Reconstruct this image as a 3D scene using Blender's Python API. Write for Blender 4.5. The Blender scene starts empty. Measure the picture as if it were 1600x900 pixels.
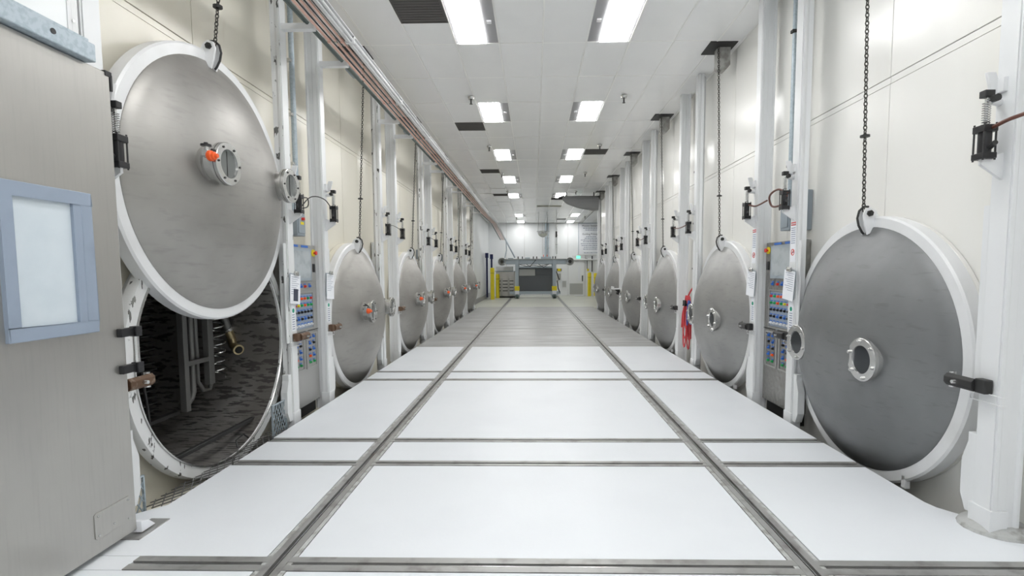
import bpy, bmesh, math, random
from mathutils import Vector, Matrix
random.seed(7)
PI = math.pi
scn = bpy.context.scene
C = scn.collection

# ------------------------------------------------------------------ camera
cam_d = bpy.data.cameras.new('camera'); cam = bpy.data.objects.new('camera', cam_d); C.objects.link(cam)
cam.location = (0, 0, 1.57)
cam_d.sensor_fit = 'HORIZONTAL'; cam_d.sensor_width = 36.0
cam_d.lens = 780.0 * 36.0 / 1600.0
cam_d.shift_x = -19.0 / 1600.0; cam_d.shift_y = 30.0 / 1600.0
cam_d.clip_start = 0.05; cam_d.clip_end = 200
cam.rotation_euler = (Matrix.Rotation(.0205, 3, 'Z') @ Matrix.Rotation(PI/2-.0705, 3, 'X') @ Matrix.Rotation(-.005, 3, 'Z')).to_euler()
scn.camera = cam

# ------------------------------------------------------------------ world, exposure
w = bpy.data.worlds.new('world'); scn.world = w; w.use_nodes = True
w.node_tree.nodes['Background'].inputs[0].default_value = (.8, .86, 1, 1)
w.node_tree.nodes['Background'].inputs[1].default_value = .3
vs = scn.view_settings
vs.view_transform = 'Standard'; vs.look = 'None'; vs.gamma = 1; vs.exposure = 0.46
LAMP = 17.0            # strength of the ceiling troffers

# ------------------------------------------------------------------ materials
def mat(name, col, rough=.5, metal=0., noise=None, bump=None, emis=None, spec=None, trans=0., alpha=1.):
    m = bpy.data.materials.new(name); m.use_nodes = True
    nt = m.node_tree; b = nt.nodes['Principled BSDF']
    b.inputs['Base Color'].default_value = (*col, 1); b.inputs['Roughness'].default_value = rough
    b.inputs['Metallic'].default_value = metal
    if spec is not None: b.inputs['Specular IOR Level'].default_value = spec
    if trans: b.inputs['Transmission Weight'].default_value = trans
    if emis: b.inputs['Emission Color'].default_value = (*emis[0], 1); b.inputs['Emission Strength'].default_value = emis[1]
    L = nt.links
    tc = nt.nodes.new('ShaderNodeTexCoord')
    def field(scale, stretch=(1, 1, 1), detail=4, geo=False):
        mp = nt.nodes.new('ShaderNodeMapping'); mp.inputs['Scale'].default_value = stretch
        if geo:
            g = nt.nodes.new('ShaderNodeNewGeometry'); L.new(g.outputs['Position'], mp.inputs[0])
        else: L.new(tc.outputs['Object'], mp.inputs[0])
        n = nt.nodes.new('ShaderNodeTexNoise'); n.inputs['Scale'].default_value = scale; n.inputs['Detail'].default_value = detail
        L.new(mp.outputs[0], n.inputs['Vector']); return n
    last = None
    if noise:
        for (col2, scale, stretch, lo, hi, amt, geo) in noise:
            n = field(scale, stretch, 5, geo)
            mr = nt.nodes.new('ShaderNodeMapRange'); mr.inputs[1].default_value = lo; mr.inputs[2].default_value = hi
            mr.inputs[4].default_value = amt; mr.clamp = True
            L.new(n.outputs['Fac'], mr.inputs[0])
            mx = nt.nodes.new('ShaderNodeMix'); mx.data_type = 'RGBA'
            if last: L.new(last, mx.inputs[6])
            else: mx.inputs[6].default_value = (*col, 1)
            mx.inputs[7].default_value = (*col2, 1); L.new(mr.outputs[0], mx.inputs[0]); last = mx.outputs[2]
        L.new(last, b.inputs['Base Color'])
    if bump:
        scale, stretch, strength, dist = bump
        n = field(scale, stretch, 6)
        bp = nt.nodes.new('ShaderNodeBump'); bp.inputs['Strength'].default_value = strength; bp.inputs['Distance'].default_value = dist
        L.new(n.outputs['Fac'], bp.inputs['Height']); L.new(bp.outputs[0], b.inputs['Normal'])
    return m
M = {}
one = (1, 1, 1)
M['white'] = mat('white_paint', (.80, .81, .82), .32, noise=[((.62, .62, .60), 3, one, .5, .8, .5, True)], bump=(30, one, .05, .01))
M['column'] = mat('column_paint', (.80, .815, .825), .3, noise=[((.66, .68, .67), 2.5, (1, 1, .4), .5, .8, .5, True)])
M['chipped'] = mat('chipped_paint', (.74, .75, .75), .35, noise=[((.05, .05, .045), 11, (2.2, 2.2, .7), .632, .645, .95, True), ((.55, .55, .52), 5, (1, 1, .4), .5, .8, .5, True)])
M['cream'] = mat('cream_wall', (.80, .77, .67), .28, noise=[((.76, .71, .59), 1.1, (1, 1, .35), .45, .8, .6, True), ((.55, .48, .36), 6, (1, 1, .25), .66, .8, .35, True)], bump=(2.2, one, .12, .02))
M['cream_light'] = mat('cream_wall_light', (.88, .875, .84), .25, noise=[((.78, .76, .68), 1.1, (1, 1, .35), .5, .85, .5, True), ((.6, .56, .48), 40, one, .74, .8, .4, True)], bump=(2.2, one, .12, .02))
M['seam'] = mat('seam_sealant', (.36, .32, .25), .6)
M['tile'] = mat('ceiling_tile', (.955, .96, .96), .22, spec=.9, noise=[((.87, .88, .88), 1.5, (1, 1, 1), .5, .8, .5, True)], bump=(2.5, (1, .4, 1), .12, .008))
M['tgrid'] = mat('ceiling_grid', (.88, .88, .86), .35)
M['slab'] = mat('white_floor_coating', (.81, .84, .875), .42, noise=[((.70, .73, .77), 1.3, one, .45, .8, .35, True), ((.62, .64, .66), 60, one, .72, .8, .3, True)], bump=(45, one, .12, .004))
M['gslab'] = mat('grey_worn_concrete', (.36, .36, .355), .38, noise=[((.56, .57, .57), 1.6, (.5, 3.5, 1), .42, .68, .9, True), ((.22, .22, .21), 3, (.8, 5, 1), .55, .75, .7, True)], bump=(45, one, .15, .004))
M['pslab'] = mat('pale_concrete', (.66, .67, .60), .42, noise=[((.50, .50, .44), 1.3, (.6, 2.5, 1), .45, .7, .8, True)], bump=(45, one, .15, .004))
M['edge'] = mat('raw_concrete_edge', (.45, .45, .43), .6, noise=[((.25, .24, .22), 6, one, .45, .6, .9, True)])
M['rail'] = mat('floor_rail_steel', (.42, .42, .41), .42, .55, noise=[((.26, .25, .24), 7, (1, 1, 1), .5, .7, .9, True)])
M['grout'] = mat('grey_grout', (.50, .51, .50), .7, noise=[((.3, .29, .27), 14, one, .5, .62, .8, True)], bump=(30, one, .6, .02))
M['groove'] = mat('dark_groove', (.06, .055, .05), .7)
M['dome'] = mat('dome_steel', (.34, .34, .335), .46, .6, noise=[((.42, .42, .41), 2.2, one, .4, .7, .8, False), ((.27, .27, .265), 12, (1, .5, 2.5), .55, .75, .5, False), ((.2, .2, .19), 60, one, .72, .78, .5, False)], bump=(25, (1, 2, .6), .05, .004))
M['dome_left'] = mat('dome_steel_light', (.34, .33, .31), .44, .6, noise=[((.42, .41, .39), 2.2, one, .4, .7, .8, False), ((.28, .275, .26), 10, (1, .5, 2.5), .55, .75, .5, False)], bump=(25, (1, 2, .6), .05, .004))
M['steel'] = mat('machined_steel', (.60, .60, .59), .25, .95)
M['brushed'] = mat('brushed_steel', (.46, .45, .43), .36, .8, noise=[((.54, .53, .50), 1.2, one, .4, .7, .7, False), ((.36, .355, .345), 60, (1, 1, .05), .5, .8, .25, False)], bump=(90, (1, 1, .03), .03, .002))
M['liner'] = mat('scraped_liner_steel', (.30, .29, .275), .42, .5, noise=[((.06, .055, .06), 13, (.5, 4, 1.6), .53, .56, .85, False), ((.36, .35, .33), 16, (.4, 5, 1), .6, .64, .7, False), ((.13, .115, .10), 1.5, one, .45, .6, .5, False)])
M['dark'] = mat('dark_iron', (.035, .035, .035), .5, .3)
M['black'] = mat('black_anodised', (.02, .02, .022), .35, .2)
M['rust'] = mat('rusty_clamp_iron', (.13, .075, .045), .6, .3, noise=[((.30, .24, .19), 25, one, .55, .7, .8, False)])
M['chain'] = mat('chain_iron', (.07, .068, .06), .45, .6)
M['glassd'] = mat('dark_port_glass', (.02, .025, .03), .08, 0, spec=.35)
M['glassg'] = mat('grey_port_glass', (.16, .17, .165), .08, 0, spec=.8)
M['orange'] = mat('orange_plastic', (.90, .12, .02), .4)
M['red'] = mat('red_plastic', (.65, .04, .03), .4)
M['green'] = mat('green_plastic', (.02, .35, .10), .4)
M['blue'] = mat('blue_plastic', (.04, .16, .55), .4)
M['yellow'] = mat('yellow_paint', (.85, .70, .02), .4, noise=[((.60, .50, .02), 6, one, .5, .8, .5, False)])
M['paper'] = mat('white_paper', (.86, .88, .92), .8)
M['ink'] = mat('grey_print', (.30, .33, .42), .8)
M['inkd'] = mat('dark_print', (.05, .06, .09), .8)
M['sticker'] = mat('green_sticker', (.0, .30, .18), .5)
M['galv'] = mat('galvanised_steel', (.46, .53, .58), .45, .35, noise=[((.36, .43, .48), 40, one, .45, .6, .8, False)])
M['bluegrey'] = mat('blue_grey_paint', (.30, .36, .45), .5, noise=[((.24, .29, .36), 4, one, .5, .7, .6, False)])
M['boxgrey'] = mat('grey_enclosure_paint', (.33, .38, .42), .45)
M['panel'] = mat('panel_steel', (.42, .42, .41), .42, .5)
M['screen'] = mat('screen_glass', (.46, .50, .52), .2, noise=[((.30, .34, .36), 8, one, .5, .7, .6, False)])
M['frost'] = mat('frosted_window', (.66, .73, .78), .25, noise=[((.54, .62, .68), 4, one, .5, .8, .6, False)])
M['copper'] = mat('copper_pipe', (.88, .56, .47), .38, .15)
M['dgreen'] = mat('dark_green_pipe', (.06, .09, .085), .4)
M['hosered'] = mat('red_hose', (.62, .06, .07), .45)
M['hoseblue'] = mat('blue_hose', (.04, .09, .35), .45)
M['hosebrown'] = mat('brown_hose', (.13, .05, .035), .4)
M['gantry'] = mat('grey_gantry_paint', (.40, .46, .51), .5)
M['gpanel'] = mat('charcoal_panel', (.10, .11, .12), .5)
M['gplate'] = mat('light_grey_plate', (.45, .46, .45), .5)
M['tarp'] = mat('grey_tarp', (.27, .275, .28), .5, bump=(4, (1, 1, 3), .9, .06))
M['vent'] = mat('dark_vent', (.10, .095, .09), .5)
M['ventl'] = mat('beige_vent', (.55, .54, .48), .5)
M['lframe'] = mat('light_frame_grey', (.34, .34, .35), .45)
M['lamp'] = mat('lamp_diffuser', (1, 1, 1), .5, emis=((1.0, .995, .985), LAMP))
M['exit'] = mat('exit_sign', (.1, .8, .45), .5, emis=((.15, .9, .55), 1.0))
M['wallw'] = mat('white_wall_panel', (.88, .90, .91), .28, noise=[((.76, .78, .79), .8, one, .5, .8, .5, True)])
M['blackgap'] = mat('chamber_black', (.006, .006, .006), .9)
M['pit'] = mat('trench_concrete', (.12, .115, .105), .8, noise=[((.28, .27, .25), 3, one, .5, .7, .8, True)])
M['navy'] = mat('navy_rubber', (.015, .02, .09), .5)
M['mirror'] = mat('mirror_dome', (.75, .76, .76), .06, 1.)
M['brass'] = mat('brass_pipe', (.38, .31, .18), .35, .8)
M['embossed'] = mat('embossed_panel_steel', (.30, .295, .28), .38, .7)
def emboss(m):
    nt = m.node_tree; b = nt.nodes['Principled BSDF']; tc = nt.nodes.new('ShaderNodeTexCoord')
    v = nt.nodes.new('ShaderNodeTexVoronoi'); v.inputs['Scale'].default_value = 18
    nt.links.new(tc.outputs['Object'], v.inputs['Vector'])
    bp = nt.nodes.new('ShaderNodeBump'); bp.inputs['Strength'].default_value = .8; bp.inputs['Distance'].default_value = .01
    nt.links.new(v.outputs['Distance'], bp.inputs['Height']); nt.links.new(bp.outputs[0], b.inputs['Normal'])
emboss(M['embossed'])

M['dome_dark'] = mat('dome_steel_matt', (.20, .205, .21), .5, .45, noise=[((.26, .265, .27), 2.0, one, .4, .7, .8, False), ((.15, .15, .155), 12, (1, .5, 2.5), .58, .75, .5, False), ((.10, .10, .10), 70, one, .74, .78, .5, False)], bump=(25, (1, 2, .6), .05, .004))
M['rackm'] = mat('dull_rack_steel', (.17, .17, .165), .45, .4)
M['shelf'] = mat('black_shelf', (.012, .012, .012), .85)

# ------------------------------------------------------------------ mesh helper
class MB:
    """collects shapes; s = side of the hall: points are given as (p, y, z), p = distance towards the aisle"""
    def __init__(self, s=None): self.v = []; self.f = []; self.s = s
    def _add(self, vs, fs):
        o = len(self.v)
        self.v += [((-self.s*a, b, c) if self.s else (a, b, c)) for a, b, c in vs]
        self.f += [tuple(i+o for i in f) for f in fs]; return self
    def box(self, lo, hi):
        x0, y0, z0 = lo; x1, y1, z1 = hi
        return self._add([(x0,y0,z0),(x1,y0,z0),(x1,y1,z0),(x0,y1,z0),(x0,y0,z1),(x1,y0,z1),(x1,y1,z1),(x0,y1,z1)],
                         [(0,3,2,1),(4,5,6,7),(0,1,5,4),(1,2,6,5),(2,3,7,6),(3,0,4,7)])
    def cyl(self, a, b, r, n=12, r2=None):
        a = Vector(a); b = Vector(b); r2 = r if r2 is None else r2
        d = (b-a).normalized(); u = d.orthogonal().normalized(); w_ = d.cross(u)
        vs = []
        for (c, rr) in ((a, r), (b, r2)):
            for i in range(n):
                t = 2*PI*i/n; vs.append(tuple(c + u*(rr*math.cos(t)) + w_*(rr*math.sin(t))))
        return self._add(vs, [(i, (i+1) % n, n+(i+1) % n, n+i) for i in range(n)] + [tuple(range(n-1, -1, -1)), tuple(range(n, 2*n))])
    def tube(self, pts, r, n=8, closed=False):
        P = [Vector(p) for p in pts]; m = len(P); vs = []; u = None
        for i in range(m):
            if closed: d = (P[(i+1) % m]-P[i-1]).normalized()
            else: d = (P[min(i+1, m-1)]-P[max(i-1, 0)]).normalized()
            if u is None: u = d.orthogonal().normalized()
            u = (u - d*u.dot(d)).normalized(); w_ = d.cross(u)
            for k in range(n):
                t = 2*PI*k/n; vs.append(tuple(P[i] + u*(r*math.cos(t)) + w_*(r*math.sin(t))))
        fs = []
        for i in range(m if closed else m-1):
            j = (i+1) % m
            for k in range(n): fs.append((i*n+k, i*n+(k+1) % n, j*n+(k+1) % n, j*n+k))
        if not closed: fs += [tuple(range(n-1, -1, -1)), tuple(range((m-1)*n, m*n))]
        return self._add(vs, fs)
    def lathe(self, prof, c, axis='x', n=48, closed=True):
        """prof: (along axis, radius) list; closed profile -> ring, else end points must be at r=0 or open"""
        vs = []; fs = []; m = len(prof)
        for (a, r) in prof:
            for i in range(n):
                t = 2*PI*i/n; cx, sx = r*math.cos(t), r*math.sin(t)
                if axis == 'x': vs.append((c[0]+a, c[1]+cx, c[2]+sx))
                elif axis == 'z': vs.append((c[0]+cx, c[1]+sx, c[2]+a))
                else: vs.append((c[0]+cx, c[1]+a, c[2]+sx))
        for j in range(m if closed else m-1):
            k = (j+1) % m
            for i in range(n): fs.append((j*n+i, j*n+(i+1) % n, k*n+(i+1) % n, k*n+i))
        return self._add(vs, fs)
    def prism(self, pts, axis, a0, a1):
        """pts: 2-D outline; axis 'y' -> pts are (x,z), 'x' -> (y,z), 'z' -> (x,y)"""
        n = len(pts); vs = []
        for a in (a0, a1):
            for (u, v) in pts: vs.append((u, a, v) if axis == 'y' else (a, u, v) if axis == 'x' else (u, v, a))
        return self._add(vs, [tuple(range(n)), tuple(range(2*n-1, n-1, -1))] + [(i, (i+1) % n, n+(i+1) % n, n+i) for i in range(n)])
    def build(self, name, m, parent=None, bevel=0, smooth=35, raw=False):
        me = bpy.data.meshes.new(name); me.from_pydata(self.v, [], self.f)
        bm = bmesh.new(); bm.from_mesh(me)
        bmesh.ops.remove_doubles(bm, verts=bm.verts, dist=1e-5)
        bmesh.ops.recalc_face_normals(bm, faces=bm.faces)
        for f in bm.faces: f.smooth = bool(smooth)
        bm.to_mesh(me); bm.free()
        if smooth: me.set_sharp_from_angle(angle=math.radians(smooth))
        me.materials.append(M[m])
        o = bpy.data.objects.new(name, me); C.objects.link(o)
        if parent: o.parent = parent
        if bevel:
            b = o.modifiers.new('bevel', 'BEVEL'); b.width = bevel; b.segments = 2; b.limit_method = 'ANGLE'
        return o
def tag(o, label=None, cat=None, group=None, kind=None):
    if label: o['label'] = label
    if cat: o['category'] = cat
    if group: o['group'] = group
    if kind: o['kind'] = kind
    return o
def thing(name, loc, label, cat, group=None):
    o = bpy.data.objects.new(name, None); o.empty_display_size = .1; C.objects.link(o); o.location = loc
    return tag(o, label, cat, group)
def copy_tree(o, parent=None, loc=None, label=None):
    c = o.copy(); C.objects.link(c)
    if parent: c.parent = parent
    if loc: c.location = loc
    if label: c['label'] = label
    for ch in KIDS(o): copy_tree(ch, c)
    return c
def KIDS(o): return [x for x in o.children]
def inst(src, parent, loc, name=None, rot=None):
    c = src.copy(); C.objects.link(c); c.parent = parent; c.location = loc
    if rot: c.rotation_euler = rot
    return c
def text_mesh(txt, size, loc, rot, m, name, parent=None, align='CENTER', extrude=.001):
    cu = bpy.data.curves.new(name, 'FONT'); cu.body = txt; cu.size = size; cu.align_x = align; cu.extrude = extrude; cu.resolution_u = 2
    t = bpy.data.objects.new('tmp', cu); C.objects.link(t)
    bpy.context.view_layer.update()
    me = bpy.data.meshes.new_from_object(t.evaluated_get(bpy.context.evaluated_depsgraph_get()))
    bpy.data.objects.remove(t); me.name = name; me.materials.clear(); me.materials.append(M[m])
    o = bpy.data.objects.new(name, me); C.objects.link(o); o.location = loc; o.rotation_euler = rot
    if parent: o.parent = parent
    return o

# ------------------------------------------------------------------ key dimensions
PER = 3.22; Y0 = 4.28                     # door spacing, first door centre
WALL = {-1: 2.86, 1: 2.93}; COL = {-1: 2.58, 1: 2.69}; RING = {-1: 2.68, 1: 2.80}
CEIL = 4.77; YEND = 33.5; NB = 6
ZC = .92; RO = 1.095
FL, FR = -2.50, 2.64                      # edges of the raised aisle floor
RX = (-1.40, 1.455)                       # rails
def xw(s, p, base): return s*(base[s]-p)

# ------------------------------------------------------------------ floor
floor = MB().box((-5.8, -6, -.6), (7, YEND+.1, -.5)).build('floor', 'pit', smooth=0); tag(floor, kind='structure')
MB().box((FL+.04, 3.05, -.5), (FR-.04, YEND, -.085)).build('floor_bed', 'edge', floor, smooth=0)
MB().box((-3.2, -6, -.5), (4, 3.06, -.085)).build('floor_bed', 'edge', floor, smooth=0)
MB().box((FR, 22.6, -.5), (7, YEND, -.06)).build('floor_bed', 'pslab', floor, smooth=0)
MB().box((-3.2, 22.6, -.5), (FL, YEND, -.06)).build('floor_bed', 'pslab', floor, smooth=0)
cross = [(-3.7, .12), (-.62, .12), (2.57, .13), (4.00, .105), (4.57, .105), (7.205, .12), (7.79, .10), (10.45, .03), (13.7, .05), (16.75, .05), (19.8, .05), (22.4, .05), (25.6, .04), (28.8, .04), (YEND, .01)]
xs = [(-1, RX[0]), (RX[0], RX[1]), (RX[1], 1)]
HW = .085                                 # half width of a rail strip
slab_mesh_n = 0
yprev = -6; hprev = 0
for (yc, hw) in cross:
    h2 = hw/2
    y0, y1 = yprev+hprev, yc-h2
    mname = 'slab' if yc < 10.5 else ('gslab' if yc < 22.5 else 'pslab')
    g = .004
    cols = [((FL if y0 > 2.5 else -2.62), RX[0]-HW), (RX[0]+HW, RX[1]-HW), (RX[1]+HW, (FR if y0 > 2.5 else 3.3))]
    for ci, (xa, xb) in enumerate(cols):
        segs = [(y0, y1)]
        for (a, b) in segs:
            mb = MB()
            if ci == 2 and abs(yc-4.0) < .01:      # near right slab spreads out to the wall
                pts = [(xa+g, a+g), (3.4, a+g), (3.4, 2.98), (2.86, 3.0), (2.66, 3.26), (xb, 3.34), (xb, b-g), (xa+g, b-g)]
                mb.prism(pts, 'z', -.08, 0)
            elif ci == 0 and abs(yc-4.0) < .01:
                pts = [(-2.62, a+g), (xb-g, a+g), (xb-g, b-g), (xa, b-g), (xa, 3.25), (-2.62, 3.12)]
                mb.prism(pts, 'z', -.08, 0)
            else: mb.box((xa+g, a+g, -.08), (xb-g, b-g, 0))
            mb.build('floor_slab', mname, floor, smooth=0)
    # cross rail: two steel flats with a slot between
    if hw > .08:
        xa, xb = (-2.2 if yc < 3 else FL+.02), (3.3 if yc < 3 else FR-.02)
        sl = .014
        for (u, v) in ((xa, RX[0]-.03), (RX[0]+.03, RX[1]-.03), (RX[1]+.03, xb)):
            MB().box((u, yc-h2+.002, -.07), (v, yc-sl, .003)).box((u, yc+sl, -.07), (v, yc+h2-.002, .003)).build('cross_rail', 'rail', floor, smooth=0)
            MB().box((u, yc-sl, -.07), (v, yc+sl, -.035)).build('rail_slot', 'groove', floor, smooth=0)
            if yc > 0: MB().box((u, yc-.003, -.04), (v, yc+.004, -.004)).build('slot_liner', 'steel', floor, smooth=0)
        if yc < 3:
            MB().box((-2.62, yc-h2, -.08), (-2.2, yc+h2, 0)).build('floor_slab', 'slab', floor, smooth=0)
    else:
        MB().box((FL, yc-h2+.004, -.07), (RX[0]-HW, yc+h2-.004, -.002)).box((RX[0]+HW, yc-h2+.004, -.07), (RX[1]-HW, yc+h2-.004, -.002)).box((RX[1]+HW, yc-h2+.004, -.07), (FR, yc+h2-.004, -.002)).build('floor_joint', 'pslab', floor, smooth=0)
    yprev, hprev = yc, h2
for x in RX:
    tr = MB().box((x-.055, -6, -.07), (x-.016, 29.9, .004)).box((x+.016, -6, -.07), (x+.055, 29.9, .004)).build('track_rail', 'rail', floor, smooth=0)
    MB().box((x-HW+.003, -6, -.075), (x-.056, 29.9, 0)).box((x+.056, -6, -.075), (x+HW-.003, 29.9, 0)).build('grout_band', 'grout', floor, smooth=0)
    MB().box((x-.016, -6, -.07), (x+.016, 29.9, -.03)).build('rail_slot', 'groove', floor, smooth=0)
    MB().box((x-.003, -6, -.05), (x+.004, 29.9, -.003)).build('slot_liner', 'steel', floor, smooth=0)

# ------------------------------------------------------------------ walls
def hole_panel(s, y0, y1, z0, z1, yc, zc, r, t=.03):
    """wall panel with a round hole"""
    n = 64; mb = MB(s); vs = []
    for p in (0, -t):
        for i in range(n):
            a = 2*PI*i/n; vs.append((p, yc+r*math.cos(a), zc+r*math.sin(a)))
        for i in range(n):
            a = 2*PI*i/n; c_, s_ = math.cos(a), math.sin(a)
            k = min(((y1-yc) if c_ > 0 else (yc-y0))/max(abs(c_), 1e-6), ((z1-zc) if s_ > 0 else (zc-z0))/max(abs(s_), 1e-6))
            vs.append((p, yc+k*c_, zc+k*s_))
    fs = []
    for b in (0, 2*n):
        for i in range(n): fs.append((b+i, b+(i+1) % n, b+n+(i+1) % n, b+n+i))
    for i in range(n):
        j = (i+1) % n
        fs.append((i, j, 2*n+j, 2*n+i)); fs.append((n+i, n+j, 3*n+j, 3*n+i))
    return mb._add(vs, fs)
walls = {}
YW1 = 22.5
for s, nm in ((-1, 'wall_left'), (1, 'wall_right')):
    W = WALL[s]
    e = bpy.data.objects.new(nm, None); C.objects.link(e); e['kind'] = 'structure'; e.location = (s*W, 0, 0); walls[s] = e
    m = 'cream' if s < 0 else 'cream_light'
    # studs backing so that the joints read dark
    zs = 3.12 if s > 0 else 3.45
    bk = MB(s)
    if s > 0: bk.box((-.12, -6, -.5), (-.035, YW1, CEIL+.1))
    else:
        bk.box((-.12, -6, -.5), (-.035, 2.66, CEIL+.1)); bk.box((-.12, 5.87, -.5), (-.035, YW1, CEIL+.1)); bk.box((-.12, 2.66, 2.16), (-.035, 5.87, CEIL+.1))
    bk.build('joint_backing', 'seam', e, smooth=0)
    y = Y0-PER*3
    edges = [-6] + [Y0-PER*k for k in (2, 1)] + [Y0-PER/2] + [Y0+PER*k/2 for k in range(0, 12)] + [YW1]
    edges = sorted(set(round(q, 3) for q in edges))
    for a, b in zip(edges, edges[1:]):
        MB(s).box((-.034, a+.003, zs+.035), (0, b-.003, CEIL+.05)).build('wall_panel', m, e, smooth=0, bevel=.003)
        MB(s).box((-.034, a+.003, zs-.02), (-.004, b-.003, zs+.029)).build('joint_strip', m, e, smooth=0)
        if s < 0 and a >= Y0-PER/2-.01 and b <= Y0+PER/2+.01: continue
        MB(s).box((-.034, a+.003, -.5), (0, b-.003, zs-.026)).build('wall_panel', m, e, smooth=0, bevel=.003)
    if s < 0:
        hole_panel(s, Y0-PER/2+.003, Y0+PER/2-.003, -.5, 2.17, Y0, ZC, 1.03).build('wall_panel', m, e, smooth=0)
        MB(s).box((-.034, Y0-PER/2+.003, 2.176), (0, Y0+PER/2-.003, zs-.026)).build('wall_panel', m, e, smooth=0, bevel=.003)
    # kerb at the foot of the wall, beside the trench
    MB(s).box((0, 5.3, -.5), (.1, YW1, -.22)).build('kerb', 'edge', e, smooth=0)
for s in (-1, 1):
    X = 3.05 if s < 0 else 7.0
    o = MB().box((s*X, YW1, -.5), (s*(X+.1), YEND, CEIL+.1)).build('wall_left' if s < 0 else 'wall_right', 'wallw', smooth=0); tag(o, kind='structure')
    a, b = sorted((s*(WALL[s]-.05), s*(X+.1)))
    o = MB().box((a, YW1, -.5), (b, YW1+.1, CEIL+.1)).build('wall_left' if s < 0 else 'wall_right', 'wallw', smooth=0); tag(o, kind='structure')
wf = bpy.data.objects.new('wall_far', None); C.objects.link(wf); wf['kind'] = 'structure'; wf.location = (0, YEND, 0)
MB().box((-3.2, .03, -.5), (7.1, .15, CEIL+.1)).build('joint_backing', 'seam', wf, smooth=0)
xe = [-3.1, -1.85, -.65, .55, 1.5, 2.25, 3.4, 4.6, 5.8, 7.0]
for a, b in zip(xe, xe[1:]): MB().box((a+.005, 0, -.06), (b-.005, .03, CEIL+.05)).build('wall_panel', 'wallw', wf, smooth=0, bevel=.004)
wb = MB().box((-3.5, -6.1, -.5), (3.5, -6, CEIL+.1)).build('wall_back', 'wallw', smooth=0); tag(wb, kind='structure')
tr = MB().box((-3.05, 22.7, -.06), (-2.98, YEND, .18)).build('baseboard_left', 'lframe', smooth=0); tag(tr, kind='structure')

tr = MB().box((WALL[1]-.05, -6, .0), (WALL[1]-.002, 2.86, .16)).build('baseboard_right', 'white', smooth=0, bevel=.004); tag(tr, kind='structure')
# ------------------------------------------------------------------ ceiling: tiles, lights, vents
ceil = MB().box((-3.2, -6.1, CEIL+.06), (7.1, YEND+.1, CEIL+.2)).build('ceiling', 'tgrid', smooth=0); tag(ceil, kind='structure')
TX, TY = .61, 1.2225; CX0 = .13; CY0 = 7.25 - 6*TY
lights = [(-2, -5), (-2, -2), (-2, 1)] and []
def tile_x(k): return CX0+TX*k
def tile_y(j): return 7.25+TY*j
light_cells = set(); holes = {}
for j in (-10, -7, -4, -1, 2, 5, 8, 11): light_cells |= {(-2, j), (1, j)}
light_cells |= {(-2, 17), (3, 17), (-2, 20), (3, 20)}
vent_cells = {(-3, -1): ('far', 0), (-3, 3): ('near', 0), (2, 5): ('near', 0), (-3, 7): ('near', 0), (-3, 11): ('near', 0), (1, 12): ('near', 0), (2, 19): ('near', 0), (0, 14): ('beige', 0), (1, 14): ('beige', 0)}
def tile_mesh(wd, ln, sag):
    """a slightly sagging panel, 12 mm thick: smooth underside, flat rim"""
    n = 4; vs = []; fs = []
    for i in range(n+1):
        for j in range(n+1):
            u, v = i/n, j/n; vs.append((u*wd, v*ln, -sag*16*u*(1-u)*v*(1-v)))
    for i in range(n):
        for j in range(n): fs.append((i*(n+1)+j, i*(n+1)+j+1, (i+1)*(n+1)+j+1, (i+1)*(n+1)+j))
    k = len(fs); b = len(vs)
    vs += [(0, 0, 0), (wd, 0, 0), (wd, ln, 0), (0, ln, 0), (0, 0, .012), (wd, 0, .012), (wd, ln, .012), (0, ln, .012)]
    fs += [(b, b+1, b+5, b+4), (b+1, b+2, b+6, b+5), (b+2, b+3, b+7, b+6), (b+3, b, b+4, b+7), (b+4, b+5, b+6, b+7)]
    me = bpy.data.meshes.new('ceiling_tile'); me.from_pydata(vs, [], fs); me.materials.append(M['tile'])
    for q, p in enumerate(me.polygons): p.use_smooth = q < k
    return me
tm = [tile_mesh(TX-.016, TY-.016, sg) for sg in (.0006, .002, .0045)]
hm = tile_mesh(TX-.016, TY/2-.012, .002)
pm = {}
kmin, kmax = -5, 4
def put_tile(me, x, y):
    o = bpy.data.objects.new('ceiling_tile', me); C.objects.link(o); o.parent = ceil
    o.location = (x+.008, y+.008, CEIL+.001+random.uniform(0, .003)); o.rotation_euler = (random.uniform(-.003, .003), random.uniform(-.004, .004), 0)
for j in range(-2, 22):
    for k in range(kmin, kmax):
        if (k, j) in light_cells: continue
        x, y = tile_x(k), tile_y(j)
        if y+TY > YEND+.02: continue
        if (k, j) in vent_cells:
            if vent_cells[(k, j)][0] == 'far': put_tile(hm, x, y+TY/2)
            else: put_tile(hm, x, y+TY/2)
            continue
        put_tile(random.choice(tm), x, y)
    y = tile_y(j)
    if y+TY <= YEND+.02:       # cut tiles along the walls
        if 'e' not in pm: pm['e'] = tile_mesh(WALL[1]-tile_x(4)-.02, TY-.016, 0)
        put_tile(pm['e'], tile_x(4), y)
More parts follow.
